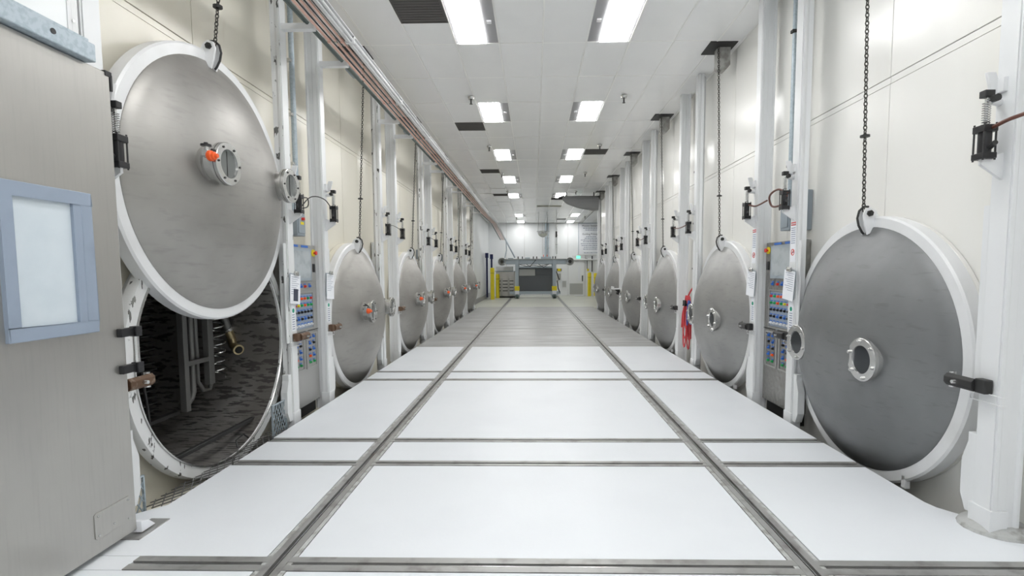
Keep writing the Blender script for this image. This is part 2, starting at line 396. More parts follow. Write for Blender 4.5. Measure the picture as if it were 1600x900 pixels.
# ceiling behind the camera and over the far right bay: one joined surface of tiles
mb = MB()
for j in range(-11, -2):
    for k in range(-5, 5):
        if (k, j) in light_cells: continue
        mb.box((tile_x(k)+.008, tile_y(j)+.008, CEIL+.01), (tile_x(k+1)-.008, tile_y(j+1)-.008, CEIL+.03))
for j in range(12, 21):
    for k in range(5, 11): mb.box((tile_x(k)+.008, tile_y(j)+.5, CEIL+.01), (tile_x(k+1)-.008, tile_y(j+1)+.484, CEIL+.03))
o = mb.build('ceiling_tile_field', 'tile', ceil, smooth=0); o['kind'] = 'stuff'
mb = MB()
for k in range(kmin, kmax+2):
    if k > 4: continue
    mb.box((tile_x(k)-.011, -6, CEIL-.001), (tile_x(k)+.011, YEND, CEIL+.006))
for j in range(-11, 22):
    y = tile_y(j)
    if y < YEND: mb.box((-3.0, y-.010, CEIL+.001), (WALL[1], y+.010, CEIL+.007))
mb.box((WALL[1]-.03, -6, CEIL-.002), (WALL[1], YW1, CEIL+.02))
mb.build('ceiling_grid', 'tgrid', ceil, smooth=0)
# lights
lt_n = 0
ordn = ['first', 'second', 'third', 'fourth', 'fifth', 'sixth', 'seventh', 'eighth', 'ninth', 'tenth']
def light(k, j, label):
    t = thing('ceiling_light', (tile_x(k), tile_y(j), CEIL), label, 'light', 'ceiling light panels')
    flip = k > 0
    a, b = (.16, .50) if flip else (.05, .39)
    if flip: a, b = .18, .56
    else: a, b = .05, .43
    MB().box((.012, .012, .012), (TX-.012, TY-.012, .03)).build('frame', 'lframe', t, smooth=0)
    MB().box((a, .0, -.002), (b, TY-.012, .011)).build('diffuser', 'lamp', t, smooth=0)
    sx = .10 if flip else .52
    MB().box((sx-.03, .95*TY/2, -.008), (sx+.03, .95*TY/2+.06, .012)).build('sensor', 'white', t, smooth=0)
for (k, jj) in [(-2, (-10, -7, -4, -1, 2, 5, 8, 11, 17, 20)), (1, (-10, -7, -4, -1, 2, 5, 8, 11)), (3, (17, 20))]:
    for j in jj:
        side = 'left' if k < 0 else 'right'
        vis = {-1: 'nearest', 2: 'second', 5: 'third', 8: 'fourth', 11: 'fifth', 17: 'sixth', 20: 'farthest'}
        lab = f'bright rectangular ceiling light, {vis[j]} visible in the {side} row' if j in vis else f'{side} ceiling light ' + {-4: 'just above the top of the photo', -7: 'straight above the camera', -10: 'behind the camera'}[j]
        light(k, j, lab)
vl = {(-3, -1): 'dark square ceiling vent beside the nearest left ceiling light', (-3, 3): 'dark square ceiling vent just beyond the second left ceiling light', (2, 5): 'dark square ceiling vent on the right beside the third right ceiling light',
      (-3, 7): 'dark square ceiling vent before the fourth left ceiling light', (-3, 11): 'dark square ceiling vent beside the fifth left ceiling light', (1, 12): 'dark square ceiling vent just above the hanging grey tarp', (2, 19): 'farthest dark ceiling vent near the end wall',
      (0, 14): 'beige square ceiling vent, left one of the pair', (1, 14): 'beige square ceiling vent, right one of the pair'}
for (k, j), (kind, _) in vent_cells.items():
    t = thing('ceiling_vent', (tile_x(k), tile_y(j), CEIL), vl[(k, j)], 'vent', 'ceiling vents')
    m = 'ventl' if kind == 'beige' else 'vent'
    y0 = 0; y1 = TY/2
    MB().box((.01, y0+.01, .004), (TX-.01, y1-.01, .03)).build('backing', m, t, smooth=0)
    mb = MB()
    for q in range(9): mb.box((.03, y0+.04+q*.06, -.002), (TX-.03, y0+.052+q*.06, .006))
    mb.build('louvre', m, t, smooth=0)
    MB().box((.0, y0, -.003), (.02, y1, .01)).box((TX-.02, y0, -.003), (TX, y1, .01)).box((0, y0, -.003), (TX, y0+.02, .01)).box((0, y1-.02, -.003), (TX, y1, .01)).build('frame', m, t, smooth=0)
sp = [(-1.14, 9.32, 'left, nearest'), (1.64, 9.35, 'right, nearest'), (-1.13, 12.86, 'left, second'), (1.66, 12.85, 'right, second'), (-1.04, 16.38, 'left, third'), (1.65, 16.4, 'right, third'), (-1.04, 19.95, 'left, fourth'), (1.66, 20.1, 'right, fourth'), (-1.03, 29.7, 'left, farthest'), (2.95, 29.3, 'right, farthest')]
for (x, y, lb) in sp:
    t = thing('sprinkler_head', (x, y, CEIL-.12), f'small pendent fire sprinkler under the ceiling, {lb}', 'sprinkler', 'ceiling sprinklers')
    MB().lathe([(.06, .0), (.06, .045), (.10, .06), (.125, .02), (.125, 0)], (0, 0, 0), 'z', 12, False).build('cup', 'steel', t)
    MB().cyl((0, 0, -.01), (0, 0, .07), .014, 8).cyl((0, 0, -.025), (0, 0, -.018), .028, 10).build('head', 'dark', t)

# ------------------------------------------------------------------ round doors
def make_door(s, label):
    t = thing('round_door', (s*RING[s], Y0, ZC-RO), label, 'door', 'round vacuum doors on the left wall' if s < 0 else 'round vacuum doors on the right wall')
    c = (0, 0, RO)
    MB(s).lathe([(0, .96), (.012, .975), (.012, RO-.015), (0, RO), (-.085, RO), (-.085, .96)], c, 'x', 96).build('ring', 'white', t)
    R, b = 1.003, .35; S = (R*R+b*b)/(2*b)
    prof = [(.012, R+.004), (.02, R)]
    K = 14
    for i in range(1, K+1):
        r = R*(1-i/K) if i < K else .0
        q = (S-math.sqrt(S*S-r*r)); base = b-q
        if i == 1: base = max(base, .05)
        prof.append((base+.0, r))
    MB(s).lathe(prof, c, 'x', 96, False).build('dome', 'dome' if s > 0 else 'dome_left', t, smooth=40)
    zoff = -.03 if s > 0 else .10
    ps = b-(S-math.sqrt(S*S-.47**2))-.01
    for q, yy in enumerate((-.46, .49)):
        pc = (ps, yy, RO+zoff)
        if s > 0:
            ph = MB(s).lathe([(-.05, .135), (.018, .135), (.018, .165), (.042, .165), (.046, .16), (.046, .108), (.02, .102), (-.05, .102)], pc, 'x', 40).build('porthole', 'steel', t)
            MB(s).lathe([(.02, .0), (.02, .106), (.036, .106), (.038, 0)], pc, 'x', 32, False).build('glass', 'glassd', ph)
            bm_ = MB(s).cyl((0, 0, 0), (.014, 0, 0), .015, 6).cyl((.014, 0, 0), (.020, 0, 0), .008, 8)
            b0 = bm_.build('bolt', 'steel', ph); b0.location = (-s*(pc[0]+.045), pc[1]+.140*math.cos(.3), pc[2]+.140*math.sin(.3))
            for k in range(1, 6):
                a = .3+k*PI/3; inst(b0, ph, (-s*(pc[0]+.045), pc[1]+.140*math.cos(a), pc[2]+.140*math.sin(a)))
        else:
            L = .10
            ph = MB(s).lathe([(-.05, .12), (.0, .12), (L-.02, .12), (L-.02, .155), (L-.001, .155), (L-.001, .145), (L+.004, .145), (L+.004, .155), (L+.026, .155), (L+.03, .15), (L+.03, .105), (L, .10), (-.05, .10)], pc, 'x', 40).build('porthole', 'steel', t)
            MB(s).lathe([(-.05, .125), (-.015, .138), (.0, .135), (.004, .12), (-.05, .12)], pc, 'x', 32).build('weld_collar', 'dome_left', ph)
            MB(s).lathe([(L, 0), (L, .103), (L+.012, .103), (L+.014, 0)], pc, 'x', 32, False).build('glass', 'glassg', ph)
            MB(s).cyl((pc[0]+L+.014, yy-.004, pc[2]-.09), (pc[0]+L+.014, yy-.004, pc[2]+.09), .004, 5).build('wiper', 'dark', ph)
            b0 = MB(s).cyl((0, 0, 0), (.006, 0, 0), .008, 6).build('bolt', 'dark', ph); b0.location = (-s*(pc[0]+L+.03), pc[1]+.128, pc[2])
            for k in range(1, 6):
                a = k*PI/3; inst(b0, ph, (-s*(pc[0]+L+.03), pc[1]+.128*math.cos(a), pc[2]+.128*math.sin(a)))
            if q == 0:
                vx, vy, vz = ps+.07, yy-.17, RO+zoff+.04
                v = MB(s).cyl((vx-.05, vy+.06, vz), (vx, vy, vz), .014, 10).cyl((vx, vy, vz-.03), (vx, vy, vz+.05), .016, 10).box((vx-.02, vy-.02, vz-.02), (vx+.02, vy+.02, vz+.02)).cyl((ps+.03, yy-.1, vz), (vx-.03, vy+.03, vz), .012, 8).build('valve', 'steel', t)
                MB(s).cyl((vx, vy, vz+.05), (vx, vy, vz+.062), .036, 14).cyl((vx, vy, vz+.062), (vx, vy, vz+.075), .014, 8).build('handwheel', 'black', v)
                MB(s).lathe([(0, 0), (0, .03), (.012, .038), (.03, .036), (.036, .03), (.05, .028), (.054, .018), (.07, .014), (.07, 0)], (vx+.018, vy-.01, vz-.02), 'x', 18, False).build('cap', 'orange', v)
    # lifting lug on top of the ring: two plates, a bolt, the hook between them
    lug = [(-.02, RO+.985), (.06, RO+.94), (.085, RO+1.02), (.10, RO+1.10), (.085, RO+1.15), (.04, RO+1.165), (0, RO+1.14), (-.05, RO+1.05)]
    for yy in (-.05, .012): MB(s).prism(lug, 'y', yy-.01-.03, yy+.008-.03).build('lug_plate', 'white', t, bevel=.003)
    MB(s).cyl((.05, -.11, RO+1.115), (.05, .02, RO+1.115), .013, 10).cyl((.05, -.105, RO+1.115), (.05, -.09, RO+1.115), .026, 6).build('lug_bolt', 'dark', t)
    hk = [(.03, -.04, RO+1.175), (.07, -.04, RO+1.175), (.105, -.04, RO+1.14), (.118, -.04, RO+1.08), (.105, -.04, RO+1.02), (.075, -.04, RO+.965), (.06, -.04, RO+.95)]
    MB(s).tube(hk, .009, 8).build('hook', 'dark', t)
    # weld tab low on the ring
    if s > 0: MB(s).box((-.03, -.56, RO-1.00), (.012, -.52, RO-.90)).build('stop_tab', 'white', t, bevel=.004)
    return t
dl = make_door(-1, 'large domed steel door raised above its open chamber, beside the sliding door')
dr = make_door(1, 'nearest round steel door on the right, with wide white rim and dark porthole')
labL = ['second round door on the left, closed, between the left control panel and a chipped column', 'third round door on the left wall, closed, with orange valve cap', 'fourth round door on the left wall', 'fifth round door on the left wall', 'sixth and farthest round door on the left wall']
labR = ['second round steel door on the right, between the hose coil and the right control panel', 'third round door on the right, just beyond the red hose coil', 'fourth round door on the right wall', 'fifth round door on the right wall, beyond the white tray', 'sixth and farthest round door on the right wall']
for k in range(5):
    copy_tree(dl, None, (-RING[-1], Y0+PER*(k+1), ZC-RO), labL[k])
    copy_tree(dr, None, (RING[1], Y0+PER*(k+1), ZC-RO), labR[k])
for o_ in KIDS(dr):
    if o_.name.startswith('dome'): o_.data = o_.data.copy(); o_.data.materials[0] = M['dome_dark']
dl.location = (-RING[-1]+.02, Y0-.09, ZC-RO+1.36)

# ------------------------------------------------------------------ chambers behind the doors
def make_flange(s, k):
    side = 'left' if s < 0 else 'right'
    t = thing('vacuum_chamber', (s*RING[s], Y0+PER*k, -.2), f'cream mouth flange of the vacuum chamber behind the {ordn[k]} {side} door', 'chamber', 'chamber mouths')
    MB(s).lathe([(-.095, .99), (-.095, 1.085), (-.10, 1.09), (-WALL[s]+RING[s]+.005, 1.09), (-WALL[s]+RING[s]+.005, .99)], (0, 0, ZC+.2), 'x', 80).build('flange', 'cream' if s < 0 else 'cream_light', t)
    return t
for s in (-1, 1):
    f0 = make_flange(s, 1)
    for k in ([2, 3, 4, 5] if s < 0 else [0, 2, 3, 4, 5]):
        copy_tree(f0, None, (s*RING[s], Y0+PER*k, -.2), f"cream mouth flange of the vacuum chamber behind the {ordn[k]} {'left' if s < 0 else 'right'} door")
# the open chamber
t = thing('vacuum_chamber', (-RING[-1], Y0, -.2), 'open dark round vacuum chamber with shelf rack below the raised door', 'chamber', 'chamber mouths')
cc = (0, 0, ZC+.2)
MB(-1).lathe([(-.03, .995), (-.03, 1.08), (-.045, 1.09), (-.10, 1.09), (-.11, 1.05), (-.20, 1.02), (-.20, .99), (-.06, .985)], cc, 'x', 96).build('flange', 'chipped', t)
MB(-1).lathe([(-.034, .98), (-.022, .985), (-.022, .995), (-.034, 1.0)], cc, 'x', 96).build('seal_lip', 'steel', t)
MB(-1).lathe([(-.055, .983), (-2.6, .983), (-2.6, 1.01), (-.055, 1.0)], cc, 'x', 96).build('shell', 'liner', t)
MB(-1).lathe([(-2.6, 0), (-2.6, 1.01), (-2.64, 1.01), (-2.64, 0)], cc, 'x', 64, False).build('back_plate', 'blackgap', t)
MB(-1).box((-.17, -.60, .30), (-.13, .62, .335)).build('floor_bar', 'dark', t, bevel=.004)
MB(-1).tube([(-.05, .15, .17), (-.08, .18, .23), (-.08, .30, .25), (-.06, .36, .19)], .008, 6).build('drain_handle', 'dark', t)
zc0 = .2
rk = MB(-1)
for (y, r0) in ((.22, .28), (.70, .0)): pass
# rack frame
MB(-1).box((-.62, .23, .48), (-.56, .29, 1.85)).build('rack_post', 'rackm', t, bevel=.004)
MB(-1).box((-.62, .58, .66), (-.56, .66, 1.85)).build('rack_post', 'rackm', t, bevel=.004)
for z in (.90, 1.38): MB(-1).box((-.60, .27, z), (-.565, .60, z+.045)).build('rack_rail', 'rackm', t, bevel=.003)
MB(-1).tube([(-.66, .47, 1.35), (-.66, .47, 1.0), (-.66, .47, .62), (-.66, .44, .56), (-.66, .38, .52), (-.66, .29, .52)], .028, 12).build('rack_pipe', 'rackm', t)
MB(-1).tube([(-.66, .54, 1.6), (-.66, .54, .70), (-.65, .60, .60), (-.63, .67, .60), (-.63, .70, .66)], .022, 10).build('rack_pipe', 'rackm', t)
pts = []
for k in range(176):
    a = k/176*2*PI*11; pts.append((-.62+.085*math.cos(a), .79+.08*math.sin(a), .70+k/176*.97))
MB(-1).tube(pts, .008, 6).build('coil_hose', 'steel', t)
MB(-1).box((-.60, .62, 1.36), (-.57, .88, 1.42)).build('coil_bracket', 'rackm', t)
MB(-1).tube([(-.62, .76, 1.72), (-.60, .86, 1.42), (-.58, .95, 1.14)], .040, 16).build('drain_pipe', 'rackm', t)
el = MB(-1).tube([(-.58, .945, 1.16), (-.57, .975, 1.07), (-.54, .95, 1.0), (-.47, .90, .97)], .043, 16).build('pipe_elbow', 'brass', t)
MB(-1).cyl((-.46, .895, .97), (-.44, .88, .965), .054, 20).build('elbow_collar', 'brass', el)
MB(-1).cyl((-.445, .884, .966), (-.437, .878, .9645), .038, 20).build('elbow_mouth', 'blackgap', el)
MB(-1).cyl((-.59, .93, 1.20), (-.585, .955, 1.17), .053, 16).build('pipe_coupling', 'steel', t)
for k in range(22):
    z = .52+k*.062; hwid = math.sqrt(max(.0, .96**2-(z-ZC-.2)**2))
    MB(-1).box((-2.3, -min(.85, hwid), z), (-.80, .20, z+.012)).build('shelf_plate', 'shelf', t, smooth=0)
MB(-1).box((-.70, -.75, .46), (-.64, .25, .49)).build('rack_rail', 'dark', t)
MB(-1).tube([(-.62, -.28, 1.8), (-.62, -.24, 1.2), (-.62, -.16, .62), (-.62, -.15, .47)], .012, 8).build('hanging_cable', 'dark', t)

# ------------------------------------------------------------------ chains and hoists
def chain(p0, p1, label, r=.0048, pitch=.040):
    t = thing('lifting_chain', p0, label, 'chain', 'door lifting chains')
    d = Vector(p1)-Vector(p0); L = d.length; u = d.normalized()
    a = Vector((1, 0, 0)); a = (a-u*a.dot(u)).normalized(); b = u.cross(a)
    n = int(L/(pitch*.78)); mb = MB()
    for i in range(n):
        c = u*((i+.5)*L/n); side = a if i % 2 else b
        pts = []
        for k in range(8):
            q = 2*PI*k/8; pts.append(c + u*(pitch*.5*math.sin(q)*1.02) + side*(.0125*math.cos(q)))
        mb.tube(pts, r, 5, closed=True)
    mb.build('links', 'chain', t)
    st = MB(); m = d*.22; st.lathe([(-.008, .012), (-.008, .036), (.008, .036), (.008, .012)], tuple(m), 'z', 16).build('stop_ring', 'dark', t)
    return t
for s in (-1, 1):
    side = 'left' if s < 0 else 'right'
    for k in range(6):
        y = Y0+PER*k-.05; z = ZC+1.135
        top = (s*(2.64 if s > 0 else 2.45), y-.03, CEIL+.05)
        p0 = (s*(RING[s]-.075), y, z)
        if s < 0 and k == 0: p0 = (-(RING[-1]-.095), Y0-.14, z+1.36)
        lab = 'dark iron chain holding the raised left door' if (s < 0 and k == 0) else f'dark iron lifting chain above the {ordn[k]} {side} round door'
        chain(p0, top, lab)
        h = thing('chain_hoist', (s*2.70 if s > 0 else -2.62, y-.02, CEIL-.30), f'grey chain hoist housing at the ceiling above the {ordn[k]} {side} door', 'hoist', 'chain hoists at the ceiling')
        MB(s).prism([(-.12, .05), (-.12, .30), (.06, .30), (.06, .02), (.0, -.03), (-.06, -.02)], 'y', .0, .16).build('housing', 'boxgrey' if s < 0 else 'edge', h, bevel=.008)
        MB(s).box((-.16, -.16, .290), (.22, .26, .305)).build('ceiling_opening', 'dark', h, smooth=0)

# ------------------------------------------------------------------ guide columns
def make_column(s, kind, label):
    """kind A: far side of a door, kind B: near side of the next"""
    t = thing('guide_column', (s*COL[s], 0, -.12), label, 'column', 'white guide columns on the left wall' if s < 0 else 'white guide columns on the right wall')
    H = CEIL+.12
    wy = .135
    # outline (p, y): hollow section with a stepped camera side
    pts = [(0, 0), (0, wy), (-.03, wy), (-.03, wy-.02), (-.14, wy-.02), (-.14, wy), (-.16, wy), (-.16, 0), (-.14, 0), (-.13, .012), (-.08, .012), (-.075, .004), (-.03, .004), (-.025, 0)]
    if kind == 'A': pts = [(0, 0), (0, wy+.015), (-.16, wy+.015), (-.16, wy), (-.09, wy), (-.09, 0), (-.075, .004), (-.05, .010), (-.025, 0)]
    MB(s).prism(pts, 'z', 0, H).build('post', 'chipped' if (s < 0 and kind == 'A') else 'column', t, bevel=.002, smooth=0)
    MB(s).box((.001, .012, .05), (.006, wy-.012, H-.02)).build('face_plate', 'column', t, smooth=0)
    sg = -1 if kind == 'A' else 1
    y0 = 0 if kind == 'A' else wy
    g = [(y0, .12), (y0+sg*.06, .12), (y0+sg*.10, .22), (y0+sg*.10, .44), (y0+sg*.06, .56), (y0+sg*.06, .62), (y0, .62)]
    MB(s).prism(g, 'x', -.075, -.005).build('gusset', 'column', t, bevel=.003, smooth=0)
    MB(s).box((-.02, (y0-.0 if sg > 0 else y0-.05), .95), (-.01, (y0+.05 if sg > 0 else y0), 2.0)).build('guide_strip', 'column', t, smooth=0)
    MB(s).box((-.088, -.006, .0), (.014, wy+.012, .2)).build('foot', 'column', t, bevel=.003, smooth=0)
    if s < 0:
        MB(s).box((.0, .03, CEIL-.60), (.34, .10, CEIL-.54)).build('bracket_arm', 'white', t, bevel=.003, smooth=0)
    return t
YA, YB = 5.19, 6.11
nm = {-1: 'left', 1: 'right'}
for s in (-1, 1):
    a = make_column(s, 'A', f'white steel guide column between the first {nm[s]} door and the control panel'); a.location.y = YA
    b = make_column(s, 'B', f'white steel guide column between the control panel and the second {nm[s]} door'); b.location.y = YB
    for k in range(1, 6):
        l = f'white guide column on the far side of the {ordn[k]} {nm[s]} door'
        copy_tree(a, None, (a.location.x, YA+PER*k, -.12), l)
        if k < 5: copy_tree(b, None, (b.location.x, YB+PER*k, -.12), f'white guide column on the near side of the {ordn[k+1]} {nm[s]} door')
    near = copy_tree(b, None, (b.location.x, 2.90, -.05), 'big white guide column at the near side of the first right door' if s > 0 else 'white guide column behind the edge of the sliding door')
# grout lump under the near right column
mb = MB(); o = MB().lathe([(-.02, .0), (-.02, .26), (.02, .24), (.045, .18), (.055, 0)], (0, 0, 0), 'z', 18, False).build('grout_mound', 'grout')
o.scale = (.9, .75, 1); o.location = (2.84, 3.0, .0); tag(o, 'rough grey grout mound at the foot of the near right column', 'mound')

# ------------------------------------------------------------------ air cylinders on the columns
def make_cyl(s, label, pose=0):
    t = thing('air_cylinder', (s*(COL[s]-.01), 0, 2.2), label, 'cylinder', 'black air cylinders on the columns')
    b = .04; px, py = .10, .07
    MB(s).box((px-b, py-b, .0), (px+b, py+b, .035)).build('end_cap', 'black', t, bevel=.004); MB(s).box((px-b, py-b, .15), (px+b, py+b, .19)).build('end_cap', 'black', t, bevel=.004)
    MB(s).cyl((px, py, .03), (px, py, .155), .032, 16).build('barrel', 'black', t)
    mb = MB(s)
    for (a, c) in ((-1, -1), (-1, 1), (1, -1), (1, 1)): mb.cyl((px+a*.033, py+c*.033, -.008), (px+a*.033, py+c*.033, .20), .005, 6)
    mb.build('tie_rods', 'dark', t)
    MB(s).cyl((px, py, .19), (px, py, .36), .009, 8).build('piston_rod', 'steel', t)
    pts = [(px+.019*math.cos(a*.6), py+.019*math.sin(a*.6), .195+a*.00125) for a in range(105)]
    MB(s).tube(pts, .003, 4).build('spring', 'steel', t)
    MB(s).box((px-.028, py-.022, .345), (px+.028, py+.022, .385)).build('clevis', 'dark', t, bevel=.004)
    MB(s).cyl((-.01, py+.04, .33), (px-.02, py, .33), .022, 12).box((-.02, py-.01, .38), (.02, py+.07, .46)).prism([(.0, .36), (.05, .38), (.08, .50), (.03, .50), (.0, .42)], 'y', py+.03, py+.05).build('pivot_arm', 'white', t, bevel=.003)
    MB(s).cyl((px-.01, py-.06, .33), (px-.01, py-.03, .33), .020, 10).build('pivot_pin', 'dark', t)
    MB(s).prism([(-.01, -.12), (-.01, .04), (px+.02, .0), (px+.02, -.03)], 'y', py-.01, py+.01).build('gusset', 'white', t)
    MB(s).cyl((px, py-.035, .06), (px+.02, py-.09, .075), .014, 8).build('exhaust_fitting', 'dark', t)
    return t
c0 = {}
for s in (-1, 1):
    c = make_cyl(s, ''); c0[s] = c
    ys = [(YA, f'black air cylinder with yellow tag height on the column beside the raised door' if s < 0 else 'black air cylinder on the column between the right control panel and nearest right door')]
    c['label'] = 'black air cylinder on the first left column right of the raised door' if s < 0 else 'black air cylinder on the column between the right control panel and nearest right door'
    c.location.y = YA
    copy_tree(c, None, (c.location.x, YB, 2.2), f'black air cylinder on the column just beyond the {nm[s]} control panel')
    for k in range(1, 5):
        copy_tree(c, None, (c.location.x, YA+PER*k, 2.2), f'black air cylinder on the column past the {ordn[k]} {nm[s]} door')
        copy_tree(c, None, (c.location.x, YB+PER*k, 2.2), f'black air cylinder on the column before the {ordn[k+1]} {nm[s]} door')
    copy_tree(c, None, (c.location.x, 2.90, 2.2), 'black air cylinder with coil spring on the big near right column' if s > 0 else 'black air cylinder partly hidden by the sliding door edge')
def hose(pts, r, m, name, label, n=8):
    # Catmull-Rom through pts
    P = [Vector(p) for p in pts]; Q = [P[0]*2-P[1]]+P+[P[-1]*2-P[-2]]; out = []
    for i in range(1, len(Q)-2):
        for k in range(8):
            u = k/8; a, b, c, d = Q[i-1], Q[i], Q[i+1], Q[i+2]
            out.append(.5*((2*b)+(c-a)*u+(2*a-5*b+4*c-d)*u*u+(3*b-a-3*c+d)*u**3))
    out.append(P[-1]); o = MB().tube(out, r, n).build(name, m)
    tag(o, label, 'hose', 'air hoses'); return o
xr = COL[1]-.10
hose([(xr, 2.94, 2.37), (xr-.01, 2.80, 2.385), (xr+.05, 2.62, 2.40), (xr+.10, 2.2, 2.36), (xr+.2, 1.9, 2.34)], .011, 'hosebrown', 'air_hose', 'brown air hose running off the near right air cylinder to the frame edge')
hose([(xr, YA+.03, 2.36), (xr-.03, YA+.18, 2.42), (xr-.02, YA+.38, 2.38), (xr, YA+.36, 2.27), (xr, YA+.15, 2.26), (xr, YA+.04, 2.34)], .011, 'hosebrown', 'air_hose', 'looped brown air hose in front of the grey switch boxes')
hose([(xr, YB+.03, 2.36), (xr+.02, YB-.12, 2.33), (xr+.04, YB-.35, 2.36)], .010, 'hosebrown', 'air_hose', 'brown air hose from the right-hand boxes to the far cylinder')
xl = -(COL[-1]-.10)
hose([(xl, YA+.1, 2.36), (xl+.02, YA+.25, 2.38), (xl, YA+.30, 2.30), (xl-.02, YA+.18, 2.26)], .006, 'black', 'air_hose', 'thin black air hose loop beside the first left cylinder')
hose([(xl, YB+.03, 2.36), (xl, YB-.2, 2.44), (xl-.05, YB-.45, 2.42), (xl-.1, YB-.7, 2.2)], .006, 'black', 'air_hose', 'thin black air hose above the left control panel')
for k in range(1, 5):
    hose([(xr, YA+PER*k+.08, 2.36), (xr-.02, YA+PER*k+.5, 2.33), (xr, YB+PER*k+.03, 2.36)], .010, 'hosebrown', 'air_hose', f'brown air hose joining the two cylinders past the {ordn[k]} right door')
    hose([(xl, YA+PER*k+.08, 2.36), (xl-.02, YA+PER*k+.5, 2.40), (xl, YB+PER*k+.03, 2.36)], .006, 'black', 'air_hose', f'thin black air hose joining the two cylinders past the {ordn[k]} left door')

# ------------------------------------------------------------------ clamps
def make_clamp(s, label, rust=True):
    t = thing('door_clamp', (s*(COL[s]-.012), 0, .84), label, 'clamp', 'door clamps on the columns')
    m = 'rust' if (rust and s < 0) else 'dark'
    MB(s).box((.0, .03, .0), (.05, .10, .085)).build('clamp_body', m, t, bevel=.005)
    MB(s).prism([(.01, .01), (.05, .0), (.07, .02), (.07, .06), (.05, .08), (.01, .07)], 'y', .10, .30).build('clamp_arm', m, t, bevel=.004)
    MB(s).cyl((.03, .28, -.01), (.03, .28, .09), .018, 10).build('clamp_pin', 'steel', t); MB(s).cyl((.06, .2, .04), (.10, .2, .04), .012, 8).build('clamp_screw', 'steel', t)
    MB(s).tube([(.0, -.06, .0), (.02, -.06, -.0), (.02, .12, .0), (.02, .16, -.02), (.02, .15, -.05), (.02, -.06, -.05), (.0, -.06, -.05)], .004, 5).build('wire_guard', 'white', t)
    return t
for s in (-1, 1):
    c = make_clamp(s, ''); c.location.y = YA
    c['label'] = f"{'rusty' if s < 0 else 'dark'} clamp swung in front of the {nm[s]} control panel"
    copy_tree(c, None, (c.location.x, YB, .84), f"{'rusty' if s < 0 else 'dark'} clamp holding the near edge of the second {nm[s]} door")
    for k in range(1, 5): copy_tree(c, None, (c.location.x, YB+PER*k, .84), f"{'rusty' if s < 0 else 'dark'} clamp holding the near edge of the {ordn[k+1]} {nm[s]} door")
    copy_tree(c, None, (c.location.x, 2.90, .84), 'large steel clamp on the big near right column' if s > 0 else 'rusty clamp low behind the sliding door edge')

